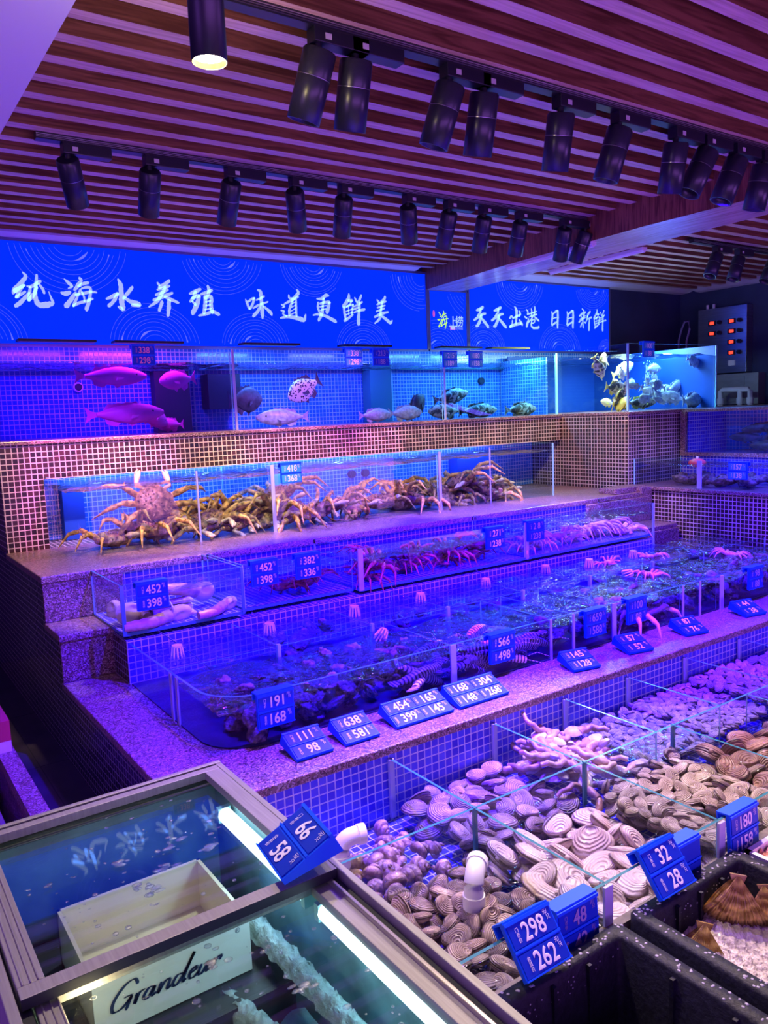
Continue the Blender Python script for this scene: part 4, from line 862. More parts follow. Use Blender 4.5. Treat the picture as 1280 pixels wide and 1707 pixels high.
# carton inside
K = thing('carton', (.357, 1.255, .585), 'open cream carton with blue script lettering lying inside the freezer', 'box', world=True)
cx0, cx1, cy0, cy1, cz0, cz1 = .230, .484, 1.146, 1.362, .588, .684; w = .006
b = MB(); b.box(cx0, cx1, cy1-w, cy1, cz0, cz1); b.box(cx0, cx0+w, cy0, cy1, cz0, cz1); b.box(cx1-w, cx1, cy0, cy1, cz0, cz1); b.box(cx0, cx1, cy0, cy1, cz0, cz0+w); b.build('box_body', 'carton_cream', K)
fb = MB().box(cx0, cx1, cy0-.002, cy0+w-.002, cz0, cz1).build('front_face', 'carton_white', K)
MB().box(.17, .53, 1.08, 1.44, .42, .586).build('box_support', 'gasket', F)
def script(strokes, s, ox, oz, y, slant=.45, w=.0016):
    b = MB()
    for st in strokes:
        P = []
        for i in range(len(st)-1):
            p0, p1, p2, p3 = st[max(0, i-1)], st[i], st[i+1], st[min(len(st)-1, i+2)]
            for k in range(6):
                u = k/6; f = lambda a, b_, c, d: .5*((2*b_)+(-a+c)*u+(2*a-5*b_+4*c-d)*u*u+(-a+3*b_-3*c+d)*u**3)
                P.append((f(p0[0], p1[0], p2[0], p3[0]), f(p0[1], p1[1], p2[1], p3[1])))
        P.append(st[-1])
        P = [(ox+s*(x+slant*z), oz+s*z) for x, z in P]; n = len(P)
        for i in range(n-1):
            (ax, az), (bx, bz) = P[i], P[i+1]; L = math.hypot(bx-ax, bz-az) or 1e-6; dx, dz = (bx-ax)/L, (bz-az)/L
            ww = w*(.45+.9*abs(dz))*(1 if 0 < i < n-2 else .7); nx, nz = -dz*ww, dx*ww
            b.add([(ax-nx-dx*.0004, y, az-nz), (bx-nx+dx*.0004, y, bz-nz), (bx+nx+dx*.0004, y, bz+nz), (ax+nx-dx*.0004, y, az+nz)], [(0, 1, 2, 3)])
    return b
S = [[(.95, .75), (.75, 1.0), (.4, .9), (.15, .45), (.25, .05), (.6, .05), (.85, .4), (.55, .42)], [(.85, .4), (.8, -.1)],
     [(1.05, .4), (1.1, .0), (1.15, .35), (1.35, .42)], [(1.75, .38), (1.5, .38), (1.4, .1), (1.6, .0), (1.75, .38), (1.75, .02), (1.9, .1)],
     [(2.0, .4), (2.0, .0), (2.15, .35), (2.35, .38), (2.35, .02), (2.5, .1)], [(2.9, .35), (2.65, .38), (2.55, .1), (2.75, .0), (2.95, .4), (3.1, 1.05), (3.0, .5), (2.98, .02), (3.1, .1)],
     [(3.2, .2), (3.45, .3), (3.4, .42), (3.22, .3), (3.25, .05), (3.45, .0), (3.6, .15)], [(3.65, .4), (3.62, .05), (3.8, .02), (3.95, .4), (3.95, .02), (4.1, .1)], [(4.2, .4), (4.2, .0), (4.3, .35), (4.5, .42), (4.45, .25)]]
o = script(S, .040, .245, .622, cy0-.0035, w=.0021).build('script_lettering', 'ink_navy', fb, off=K.location)
o = meshobj('registered_mark', text_me('®', 'ink_navy', .012, 0, 0, 0, 1), fb, Vector((.462, cy0-.0035, .668))-K.location)

# ------------------------------------------------------------------ black foam boxes
def foam_box(x0, x1, y0, y1, z0, z1, label, seed):
    t = thing('foam_box', ((x0+x1)/2, (y0+y1)/2, z0), label, 'box', world=True); w = .036
    b = MB(); r = .02
    def rr2(x0, x1, y0, y1, r, n=4):
        P = []
        for cx, cy, a0 in ((x1-r, y1-r, 0), (x0+r, y1-r, pi/2), (x0+r, y0+r, pi), (x1-r, y0+r, 3*pi/2)):
            for k in range(n+1): a = a0+pi/2*k/n; P.append((cx+r*cos(a), cy+r*sin(a)))
        return P
    O, I = rr2(x0, x1, y0, y1, .022), rr2(x0+w, x1-w, y0+w, y1-w, .012); n = len(O)
    I2 = rr2(x0+w+.01, x1-w-.01, y0+w+.01, y1-w-.01, .012)
    vs = [(p[0], p[1], z0) for p in O]+[(p[0], p[1], z1-.006) for p in O]+[((p[0]*.86+q[0]*.14), (p[1]*.86+q[1]*.14), z1) for p, q in zip(O, I)]+[(p[0]*.14+q[0]*.86, p[1]*.14+q[1]*.86, z1) for p, q in zip(O, I)]+[(p[0], p[1], z1-.006) for p in I]+[(p[0], p[1], z0+.03) for p in I2]
    fs = [(j*n+i, j*n+(i+1) % n, (j+1)*n+(i+1) % n, (j+1)*n+i) for j in range(5) for i in range(n)]
    b.add(vs, fs, 0, True); b.add([vs[5*n+i] for i in range(n)], [list(range(n))])
    o = b.build('box_body', 'foam_black', t)
    for k in range(1, 4):
        x = x0+w+(x1-x0-2*w)*k/4; MB().box(x-.004, x+.004, y1-w-.010, y1-w+.001, z0+.03, z1-.012).build('inner_rib', 'foam_black', t)
        y = y0+w+(y1-y0-2*w)*k/4
        for xa, xb in ((x0+w-.001, x0+w+.010), (x1-w-.010, x1-w+.001)): MB().box(xa, xb, y-.004, y+.004, z0+.03, z1-.012).build('inner_rib', 'foam_black', t)
    d = MB(); rn = random.Random(seed)
    for i in range(150):
        u = rn.random(); e = rn.uniform(.006, w-.006); sd = rn.randrange(3)
        if sd == 0: p = (x0+e, y0+(y1-y0)*u, z1)
        elif sd == 1: p = (x1-e, y0+(y1-y0)*u, z1)
        else: p = (x0+(x1-x0)*u, y1-e, z1)
        d.ell(p, (rn.uniform(.0018, .0042), rn.uniform(.0018, .004), .0008), 7, 4)
    for i in range(160):
        d.ell((rn.uniform(x0+w, x1-w), y1-w-.002, rn.uniform(z0+.03, z1-.02)), (.002, .001, .0016), 6, 4)
    d.build('bead_spots', 'foam_spot', t)
    return t
foam_box(.735, 1.182, .40, .958, .275, .480, 'empty speckled black foam box at the bottom, left of the ice-filled one', 1)
foam_box(1.215, 1.598, .40, .962, .275, .480, 'speckled black foam box filled with ice and scallop shells at lower right', 2)
rn = random.Random(8)
def iceh(u, v):
    x, y = 1.252+.31*u, .437+.49*v
    h = .390+.012*sin(x*17+2)+.008*sin(y*23)+.02*max(0, 1-u*2.2)*v+.0022*sin(x*171+y*83)+.0018*sin(x*237-y*221)+.003*rn.random()
    return (x, y, h)
b = MB(); b.grid(iceh, 110, 150, smooth=False); b.box(1.262, 1.55, .447, .917, .306, .36)
tag(b.build('crushed_ice', 'ice'), 'crushed ice heaped in the right black foam box', 'ice', kind='stuff')
t = thing('shallow_tray', (1.75, .85, .275), 'shallow white tray of reddish shrimp meat at the right edge beside the foam box', 'tray', world=True)
b = MB(); b.box(1.62, 1.95, .55, .95, .275, .44); b.box(1.62, 1.632, .55, .95, .44, .47); b.box(1.62, 1.95, .938, .95, .44, .47); b.build('tray_body', 'white_plastic', t)
pbr('shrimp_meat', (.75, .34, .22), .4, var=.4, nscale=60, bump=1.)
MB().grid(lambda u, v: (1.634+.3*u, .56+.375*v, .455+.006*sin(u*60+3*sin(v*40))+.005*sin(v*75+u*20)), 60, 60).build('contents', 'shrimp_meat', t)

# ------------------------------------------------------------------ shells
def clam_mesh(name, a, b_, h, mat, egg=.15, ux=.15, uy=.86, nr=8, ns=22, gape=.0):
    m = MB()
    for sgn in (1, -1):
        vs = []; uv = []
        U = Vector((a*ux, b_*uy, 0))
        for j in range(nr+1):
            r = j/nr
            for i in range(ns):
                t = 2*pi*i/ns; o = Vector((a*cos(t)*(1+egg*sin(t)*-.3), b_*sin(t)*(1-egg*cos(t)), 0))
                p = U.lerp(o, r**.85); z = h*(1-r**2.6)**.7*(.62+.38*min(1, r*2.2)) 
                if r > .99: z = .0
                vs.append((p.x, p.y, sgn*(z+.0004))); uv.append((r, i/ns))
        fs = [(j*ns+i, j*ns+(i+1) % ns, (j+1)*ns+(i+1) % ns, (j+1)*ns+i) for j in range(nr) for i in range(ns)]
        if sgn > 0: fs = [f[::-1] for f in fs]
        m.add(vs, fs, 0, True, uvs=uv)
    m.ell((a*ux, b_*uy*1.02, 0), (a*.16, b_*.14, h*.35), 8, 5)
    return m.mesh(name, [mat])
shell_mat('clam_brown', (.17, .10, .08), (.64, .50, .40), 34, objvar=.45)
shell_mat('clam_white', (.58, .42, .38), (.88, .74, .70), 26, objvar=.2, bw=.12)
shell_mat('clam_pale', (.26, .18, .14), (.70, .58, .47), 30, objvar=.35)
shell_mat('clam_violet', (.20, .11, .12), (.60, .40, .38), 34, objvar=.4)
shell_mat('clam_dark', (.14, .05, .04), (.48, .26, .20), 30, objvar=.4)
shell_mat('clam_tiny', (.28, .18, .18), (.66, .50, .48), 18, objvar=.4)
shell_mat('mussel_grey', (.18, .14, .20), (.50, .40, .45), 18)
def pile(name, cat, me, x0, x1, y0, y1, z0, sp, layers, label, tilt=.5, seed=0, dz=None, edge=0., syaw=None, sv=.18, hfn=None, mx=300, skip=0., spx=None):
    rn = random.Random(seed); grp = label.split(',')[0]; dz = dz or sp*.38; out = []; spx = spx or sp; spy = sp
    for L in range(layers):
        ny = max(1, int((y1-y0-2*edge)/(spy*.86))+1); nx = max(1, int((x1-x0-2*edge)/spx)+1)
        for j in range(ny):
            for i in range(nx):
                if rn.random() < (skip if L == layers-1 else 0): continue
                x = x0+edge+(i+.5*((j+L) % 2))*spx+rn.uniform(-.25, .25)*spx; y = y0+edge+j*spy*.86+rn.uniform(-.22, .22)*spy
                if x > x1-edge or y > y1-edge or x < x0+edge: continue
                z = z0+L*dz+rn.uniform(0, .35)*dz+(hfn(x, y) if hfn else 0)
                ya = rn.uniform(0, 2*pi) if syaw is None else syaw+rn.gauss(0, .35)
                out.append((x, y, z, rn.gauss(0, tilt), rn.gauss(0, tilt), ya, 1+rn.uniform(-sv, sv)))
    out.sort(key=lambda p: (-p[2]*3+p[0]*.2)); out = out[:mx]
    for x, y, z, rx, ry, rz, s in out:
        o = meshobj(name, me, None, (x, y, z), (rx, ry, rz), s); tag(o, label, cat, grp)
    return out
me_b = clam_mesh('clam', .031, .026, .013, 'clam_brown')
pile('clam', 'clam', me_b, .62, 1.17, 1.01, 1.37, .385, .050, 2, 'striped brown clam heaped in the front-left glass tray, beside the white elbow pipe', .45, 1, dz=.028)
me_w = clam_mesh('surf_clam', .050, .037, .017, 'clam_white')
pile('surf_clam', 'clam', me_w, 1.20, 1.565, 1.01, 1.37, .385, .062, 2, 'large smooth whitish clam in the second front glass tray, behind tag 32', .38, 2, dz=.035, spx=.082)
me_p = clam_mesh('clam', .029, .0215, .012, 'clam_pale')
pile('clam', 'clam', me_p, 1.59, 1.96, 1.01, 1.37, .40, .038, 2, 'small pale ridged clam in the third front glass tray, behind tag 180', .4, 3, dz=.028, spx=.050, hfn=lambda x, y: .02)
me_d = clam_mesh('ark_clam', .046, .036, .020, 'clam_dark')
pile('ark_clam', 'clam', me_d, 1.98, 2.9, 1.01, 1.37, .40, .070, 2, 'large dark reddish ridged clam in the front trays at the right edge', .5, 4, dz=.035, spx=.085)
me_v = clam_mesh('round_clam', .040, .031, .015, 'clam_violet')
pile('round_clam', 'clam', me_v, 1.20, 1.56, 1.40, 1.72, .385, .056, 2, 'ringed violet-grey clam in the second rear glass tray, behind the big white clams', .4, 5, dz=.03, spx=.072)
me_t = clam_mesh('small_clam', .017, .012, .007, 'clam_tiny', nr=6, ns=14)
pile('small_clam', 'clam', me_t, 2.20, 2.53, 1.40, 1.73, .44, .020, 1, 'tiny pinkish clam packed flat in the fifth rear tray', .3, 6, spx=.027, mx=240)
me_t2 = clam_mesh('oval_clam', .021, .013, .008, 'clam_tiny', nr=6, ns=14)
pile('oval_clam', 'clam', me_t2, 2.55, 2.89, 1.40, 1.73, .45, .022, 1, 'small oval pink-grey clam in the sixth rear tray, next to the dark mussels', .25, 7, spx=.034, syaw=.3, mx=300)
me_m = clam_mesh('mussel', .042, .017, .010, 'mussel_grey', egg=.3, ux=.7, uy=.3, nr=6, ns=16)
pile('mussel', 'mussel', me_m, 2.91, 3.6, 1.40, 1.73, .45, .032, 1, 'long flat grey mussel in the last rear trays toward the right edge', .2, 8, spx=.065, syaw=.4, mx=220)
me_g = clam_mesh('grey_clam', .022, .016, .009, 'mussel_grey', nr=6, ns=14)
pile('grey_clam', 'clam', me_g, 1.895, 2.20, 1.40, 1.73, .43, .026, 1, 'small dark grey clam in the fourth rear tray', .35, 9, spx=.034)
# elephant trunk style siphon clams of the third rear tray
pbr('siphon_skin', (.46, .27, .19), .4, var=.35, nscale=50, bump=.4, objvar=.25, coat=.3)
pbr('shell_plain', (.55, .46, .40), .5, var=.4, nscale=30, objvar=.2)
def siphon_proto(L, r, bend):
    t = thing('siphon_clam', (0, 0, 0), '', 'clam')
    pts = [(L*k/8, bend*sin(pi*k/8), .004*sin(k*2.)) for k in range(9)]
    MB().tube(pts, [r*(1.15-.45*k/8)*(1+.06*sin(k*3)) for k in range(9)], 9).build('siphon', 'siphon_skin', t)
    s = meshobj('shell', clam_mesh('shell', L*.32, r*1.8, r*1.1, 'shell_plain', nr=5, ns=14), t, (-L*.18, 0, 0))
    return t
protos = [siphon_proto(.10, .012, .02), siphon_proto(.085, .013, -.025), siphon_proto(.11, .010, .035)]
rn = random.Random(12); lab = 'pink fleshy siphon clam tangled in the third rear glass tray'; first = [True]*3
for p in protos: tag(p, lab, 'clam', lab)
for i in range(52):
    k = i % 3; L_ = (rn.uniform(1.61, 1.85), rn.uniform(1.42, 1.71), .40+rn.uniform(0, .055)+.02*(i > 26)); R_ = (rn.gauss(0, .3), rn.gauss(0, .3), rn.uniform(0, 6.28))
    if first[k]: protos[k].location = L_; protos[k].rotation_euler = R_; first[k] = False
    else: copy_tree(protos[k], L_, R_, rn.uniform(.85, 1.15))
# sea snails of the first rear tray
shell_mat('snail_shell', (.22, .10, .10), (.78, .52, .40), 30, objvar=.4)
def snail_mesh(name, r, h, mat, whorls=3.2):
    m = MB(); n, sg = 46, 9; pts = []; rs = []
    for k in range(n+1):
        u = k/n; a = u*whorls*2*pi; R = r*(1-u)**1.1; pts.append((R*cos(a)*.55, R*sin(a)*.55, h*u**.85)); rs.append(max(.0012, r*.52*(1-u)**1.0))
    m.tube(pts, rs, sg)
    return m.mesh(name, [mat])
me_s = snail_mesh('sea_snail', .030, .055, 'snail_shell')
rn = random.Random(21)
for i in range(60):
    x, y = rn.uniform(.66, 1.13), rn.uniform(1.40, 1.60)
    o = meshobj('sea_snail', me_s, None, (x, y, .385+rn.uniform(0, .02)), (rn.uniform(.8, 1.9), rn.uniform(-.5, .5), rn.uniform(0, 6.3)), rn.uniform(.7, 1.1)); tag(o, 'pinkish sea snail lying in the shallow water of the first rear tray', 'sea snail', 'pinkish sea snails in the first rear tray')
o = meshobj('sea_snail', me_s, None, (.82, 1.70, .46), (1.3, .4, 1), 1.1); tag(o, 'dark red sea snail clinging to the blue tile wall above the tray', 'sea snail'); 
for i, (x, y) in enumerate(((1.10, 1.68), (1.06, 1.60))):
    o = meshobj('sea_snail', me_s, None, (x, y, .39), (1.5, .3, i*2.), .9); tag(o, ('reddish sea snail in the back right corner of the first rear tray', 'pale small sea snail on the bare tiles right of the elbow pipe')[i], 'sea snail')
# elbow pipes
def elbow(loc, rz, label, s=1.):
    t = thing('elbow_pipe', loc, label, 'pipe', rot=(0, 0, rz)); t.scale = (s, s, s)
    P = [(0, 0, -.06)]+[(.035-.035*cos(a), 0, .035*sin(a)) for a in [pi/2*k/6 for k in range(7)]]+[(.062, 0, .035)]
    MB().tube(P, .0215, 18, cap=False).build('bend', 'white_plastic', t)
    MB().tube([(0, 0, -.035), (0, 0, -.005)], .0245, 18).build('collar', 'white_plastic', t); MB().tube([(.045, 0, .035), (.064, 0, .035)], .0245, 18, cap=True).build('collar', 'white_plastic', t)
    MB().tube([(.0635, 0, .035), (.0648, 0, .035)], .0195, 16).build('opening', 'gasket', t)
    return t
elbow((1.035, 1.22, .465), rad(40), 'white elbow pipe rising among the brown clams of the front-left tray')
elbow((.90, 1.55, .455), rad(-15), 'white elbow pipe standing in the first rear tray among sea snails')

# ------------------------------------------------------------------ scallop shells in the ice
shell_mat('scallop_shell', (.26, .13, .02), (.92, .66, .20), 14, objvar=.1)
def scallop_mesh(name, R, mat):
    m = MB(); nr, ns = 8, 44
    for sgn in (1, -1):
        vs = []; uv = []
        for j in range(nr+1):
            r = j/nr
            for i in range(ns+1):
                a = rad(52)+rad(76)*i/ns; rib = 1+.0*r; rad_ = R*r*(1-.04*cos(i*pi)*.5)
                vs.append((rad_*cos(a)*1.05, rad_*sin(a), sgn*(R*.16*sin(pi*min(1, r*1.02))*.9+.012*R*cos(i*pi/1.5)*r*2+.001))); uv.append((r, i/ns))
        fs = [(j*(ns+1)+i, j*(ns+1)+i+1, (j+1)*(ns+1)+i+1, (j+1)*(ns+1)+i) for j in range(nr) for i in range(ns)]
        m.add(vs, fs, 0, False, uvs=uv)
    m.prism([(-R*.16, .0), (R*.16, .0), (R*.12, R*.12), (-R*.12, R*.12)], -.003, .003, 'Z')
    return m.mesh(name, [mat])
me = scallop_mesh('scallop_shell', .105, 'scallop_shell')
for (x, y, z, r_, lab) in ((1.470, .875, .505, (rad(-104), rad(6), rad(-48)), 'ribbed golden brown scallop shell standing upright in the ice, the taller one'), (1.515, .845, .480, (rad(-108), rad(-14), rad(-62)), 'golden scallop shell leaning right of the taller one in the ice'), (1.36, .88, .440, (rad(-110), rad(8), rad(-50)), 'pale scallop shell half buried at the back of the ice'), (1.285, .86, .395, (rad(-40), rad(20), rad(40)), 'small pale shell edge poking out by the left wall of the ice box')):
    o = meshobj('scallop_shell', me, None, (x, y, z), r_, 1. if 'taller one in' not in lab else .8); tag(o, lab, 'scallop')
me2 = scallop_mesh('scallop', .07, 'clam_pale')
for i in range(9):
    x = 3.2+i*.085; o = meshobj('scallop', me2, None, (x, 2.02+.02*(i % 2), L1+.035+.0*(i % 3)), (rad(-80), rad(180), rad(10*(i % 3)-10)), .8); tag(o, 'round grey scallop leaning on the glass at the right end of the big front tank', 'scallop', 'scallops behind the front glass')

# ------------------------------------------------------------------ crabs
def bumpy(seed, amt, f=11):
    rn = random.Random(seed); ph = [rn.uniform(0, 6) for _ in range(4)]
    return lambda p: 1+amt*(sin(p.x*f+ph[0])*sin(p.y*f+ph[1])+.6*sin(p.z*f*1.7+ph[2]+p.x*4))
pbr('crab_gold', (.26, .12, .06), .45, var=.9, nscale=40, bump=.8, objvar=.2, dark=.8)
pbr('crab_gold_leg', (.52, .30, .06), .45, var=.8, nscale=45, bump=.6, dark=.8)
pbr('crab_pale', (.58, .44, .20), .5, var=.6, nscale=30)
pbr('crab_red', (.30, .03, .03), .35, var=.7, nscale=40, bump=.4, coat=.3)
pbr('crab_pink', (.72, .40, .34), .4, var=.4, nscale=40, bump=.4, objvar=.15)
pbr('crab_blue', (.25, .25, .55), .4, var=.5, nscale=40)
def crab(name, R, leg, mats, label, spikes=40, seed=0, king=True):
    t = thing(name, (0, 0, 0), label, 'crab'); rn = random.Random(seed); body, lm, cm = mats
    f = bumpy(seed, .10 if king else .05)
    m = MB(); m.ell((0, 0, 0), (R, R*(.88 if king else .68), R*.42), 22, 12, 0, f)
    for i in range(spikes):
        a, e = rn.uniform(0, 2*pi), rn.uniform(.15, 1.3); d = Vector((cos(a)*cos(e), sin(a)*cos(e), sin(e))); p = Vector((d.x*R, d.y*R*(.88 if king else .68), d.z*R*.42))
        m.tube([p*.95, p*1.02+d*R*.10], [R*.045, .0005], 5)
    m.build('carapace', body, t)
    MB().ell((0, 0, -R*.12), (R*.8, R*.6, R*.34), 14, 8).build('belly', cm, t)
    for sg in (-1, 1):
        for k in range(3 if king else 4):
            a = rad((20-28*k) if king else (22-22*k)); d = Vector((sg*cos(a), sin(a), 0)); p0 = d*R*.8
            lift = leg*(.22+.05*rn.random()); p1 = d*(R+leg*.34)+Vector((0, 0, lift)); d2 = Vector((sg*cos(a-.25), sin(a-.25), 0)); p2 = p1+d2*leg*.38+Vector((0, 0, -lift*.35)); p3 = p2+d2*leg*.28+Vector((0, 0, -lift*1.5))
            q = leg*.062
            m = MB(); m.tube([p0, p0.lerp(p1, .5), p1, p1.lerp(p2, .08), p1.lerp(p2, .6), p2, p2.lerp(p3, .1), p3], [q*1.1, q*1.35, q*1.1, q*.85, q*1.1, q*.8, q*.7, q*.15], 7)
            for j in range(9 if spikes else 0):
                u = rn.random(); pp = p0.lerp(p1, u) if j < 5 else p1.lerp(p2, u); dd = Vector((rn.uniform(-1, 1), rn.uniform(-1, 1), rn.uniform(.2, 1))).normalized()
                m.tube([pp, pp+dd*q*2.1], [q*.4, .0004], 4)
            m.build('leg', lm, t)
        a = rad(58); d = Vector((sg*cos(a), sin(a), 0)); p0 = d*R*.75; p1 = p0+Vector((sg*leg*.22, leg*.10, leg*.05)); p2 = p1+Vector((-sg*leg*.06, leg*.24, 0)); p3 = p2+Vector((-sg*leg*.10, leg*.16, -leg*.02))
        q = leg*.06
        m = MB(); m.tube([p0, p1, p1.lerp(p2, .3), p2, p2.lerp(p3, .4), p3], [q*.8, q*.8, q*.9, q*1.35, q*.9, q*.12], 8); m.tube([p2, p2+Vector((sg*leg*.03, leg*.09, 0)), p2+Vector((-sg*leg*.04, leg*.17, 0))], [q*.8, q*.6, q*.1], 7); m.build('claw', cm if king else lm, t)
    for sg in (-1, 1): MB().tube([(sg*R*.14, R*.8, 0), (sg*R*.18, R*.95, R*.06)], [R*.03, R*.045], 6).build('eye', 'gasket', t)
    return t
kc = crab('king_crab', .098, .20, ('crab_gold', 'crab_gold_leg', 'crab_pale'), '', 60, 3)
KP = [((1.235, 3.72, 1.12), (rad(66), .1, .0), 1.0, 'king crab climbing upright against the back of the tank, left of the first glass joint'),
      ((1.00, 3.66, .975), (.1, .1, .4), .8, 'golden king crab flat on the bottom at the left end of the crab tank'),
      ((1.22, 3.64, .99), (-.1, .05, 1.2), .95, 'king crab lying below the climbing one'),
      ((1.47, 3.66, 1.01), (.1, -.1, 2.4), .95, 'king crab just right of the first glass joint'),
      ((1.64, 3.72, 1.04), (.3, -.2, 3.6), 1.0, 'king crab piled against the left side of the wide glass joint'),
      ((1.85, 3.66, 1.03), (.3, .2, .9), 1.0, 'dark-backed king crab under tag 418'),
      ((1.93, 3.80, 1.09), (-.2, .1, 2.0), .95, 'king crab on top of the heap behind tag 418'),
      ((2.10, 3.64, 1.00), (.2, -.1, 4.2), .95, 'king crab right of the heap under tag 418'),
      ((2.34, 3.66, .985), (2.8, .1, 1.0), .85, 'king crab turned on its back showing a pale belly, mid tank'),
      ((2.52, 3.68, 1.0), (.1, .2, 2.9), .9, 'king crab below the two round pipe ports'),
      ((2.70, 3.62, 1.01), (-.1, .3, 5.), .9, 'king crab touching the third wide glass joint from the left'),
      ((2.92, 3.70, 1.03), (.2, .1, .2), .95, 'king crab just right of the third wide joint'),
      ((3.08, 3.66, 1.07), (-.3, .2, 1.9), .95, 'king crab atop the right heap near the thin glass joint'),
      ((3.24, 3.66, 1.04), (.2, -.2, 3.3), .95, 'king crab just right of the thin glass joint'),
      ((3.42, 3.68, .99), (.1, .2, 4.4), .85, 'last king crab at the right end of the crab tank')]
rn = random.Random(77)
for k in range(16):
    x = 1.15+k*.15; KP.append(((x, 3.60+rn.uniform(0, .16), L3+.045+rn.uniform(0, .035)), (rn.uniform(-.5, .5), rn.uniform(-.5, .5), rn.uniform(0, 6.3)), rn.uniform(.75, .95), None))
for i, (l_, r_, s_, lab) in enumerate(KP):
    if lab is None: lab = 'golden king crab tangled low in the heap of the long crab tank'
    c = kc if i == 0 else copy_tree(kc)
    c.location = l_; c.rotation_euler = r_; c.scale = (s_,)*3; c['label'] = lab; c['group'] = 'king crabs in the long tank'
pc = crab('brown_crab', .055, .12, ('crab_pink', 'crab_pink', 'crab_pale'), 'large pink crab under the glass of the big front tank, between tags 100 and 87', 0, 5, False)
pc.location = (2.66, 2.06, L1+.045); pc.rotation_euler = (.15, .0, .3); pc.scale = (1.3,)*3
rn = random.Random(31)
for i in range(13):
    x = 2.80+i*.07; c = copy_tree(pc, (x, 2.86+.1*rn.random(), L2+.035+.03*(i % 3 == 1)), (rn.uniform(-.2, .2), rn.uniform(-.2, .2), rn.uniform(0, 6.3)), .75+.3*(i > 7), 'pinkish crab among those heaped in the right second-step tank', 'pink crabs in the right second-step tank')
lb = crab('red_crab', .05, .12, ('crab_red', 'crab_red', 'crab_red'), 'dark red crab', 14, 7, False)
for i in range(15):
    l_ = (1.87+(i % 8)*.105+(.04 if i > 7 else 0), 2.85+.11*(i % 2)+.05*rn.random(), L2+.04+.045*(i > 7)); r_ = (rn.uniform(-.4, .4), rn.uniform(-.4, .4), rn.uniform(0, 6.3))
    if i == 0: c = lb; c.location = l_; c.rotation_euler = r_
    else: c = copy_tree(lb, l_, r_, rn.uniform(.8, 1.15))
    c['label'] = 'dark red spiny crab heaped in the middle second-step tank'; c['group'] = 'dark red crabs in the middle second-step tank'
for i in range(3):
    c = copy_tree(lb, (1.47+i*.07, 2.93, L2+.04), (0, .2, i*1.4), .85, ('dark crab under tag 382, left one of three', 'dark crab under tag 382, middle one of three', 'dark crab under tag 382, right one of three')[i], 'dark crabs in the short open tank')
for i, (x, y) in enumerate(((3.05, 2.28), (3.42, 2.55), (3.15, 2.6), (3.75, 2.3))):
    c = copy_tree(pc, (x, y, zt-.03), (.1, .1, i*1.7), .62, 'small crab at the water surface of the big tank, %s of four toward the right' % nth[i], 'crabs at the water surface')

# ------------------------------------------------------------------ elephant trunk clams in the small end tank
pbr('geoduck_skin', (.50, .26, .20), .4, var=.3, nscale=30, bump=.5, coat=.3, objvar=.15)
pbr('geoduck_shell', (.72, .58, .36), .55, var=.3, nscale=14, bump=.3)
def geoduck(loc, rot, s, lab, L=.20):
    t = thing('elephant_trunk_clam', loc, lab, 'clam', 'elephant trunk clams in the end tank', rot=rot); t.scale = (s,)*3
    n = 14; pts = [(.03+L*k/n, .035*sin(k/n*2.6), .0) for k in range(n+1)]
    MB().tube(pts, [.026*(1.1-.35*k/n)*(1+.05*sin(k*2.4)) for k in range(n+1)], 12).build('siphon', 'geoduck_skin', t)
    meshobj('shell', clam_mesh('shell', .060, .040, .026, 'geoduck_shell', uy=.4), t, (-.02, 0, 0), (1.2, 0, 0))
    return t
geoduck((1.13, 2.95, .83), (.3, -.2, 3.5), 1.0, 'elephant trunk clam with a yellowish round shell at the right of the end tank')
geoduck((.86, 2.90, .80), (0, 0.1, .2), 1.0, 'elephant trunk clam lying behind the striped bundle in the end tank')
geoduck((.98, 2.82, .785), (0, 0, 3.3), .9, 'pink elephant trunk clam lying against the front glass at the left')
geoduck((1.19, 2.83, .785), (0, 0, 3.6), .75, 'pink elephant trunk clam tip at the lower right of the end tank')
geoduck((.83, 3.03, .79), (0, 0, -1.4), .9, 'elephant trunk clam standing along the left glass of the end tank')
pbr('weed_band', (.55, .38, .45), .5, var=.5, nscale=60)
t = thing('razor_clam_bundle', (1.0, 2.86, .80), 'bundle of white-tipped razor clams tied with a band in the end tank', 'razor clams')
m = MB(); rn = random.Random(2)
for i in range(26):
    y, z = rn.uniform(-.045, .045), rn.uniform(-.022, .028); m = MB().tube([(-.09, y*.8, z), (.05, y, z)], .0085, 7, flat=.6); m.build('razor_clam', 'weed_band', t)
    MB().ell((.056, y, z), (.010, .008, .006), 8, 5).build('foot', 'tag_white', t)
m = MB(); m.tube([(-.03, cos(a)*.06, sin(a)*.036) for a in [2*pi*k/20 for k in range(21)]], .004, 6); m.build('band', 'white_plastic', t)

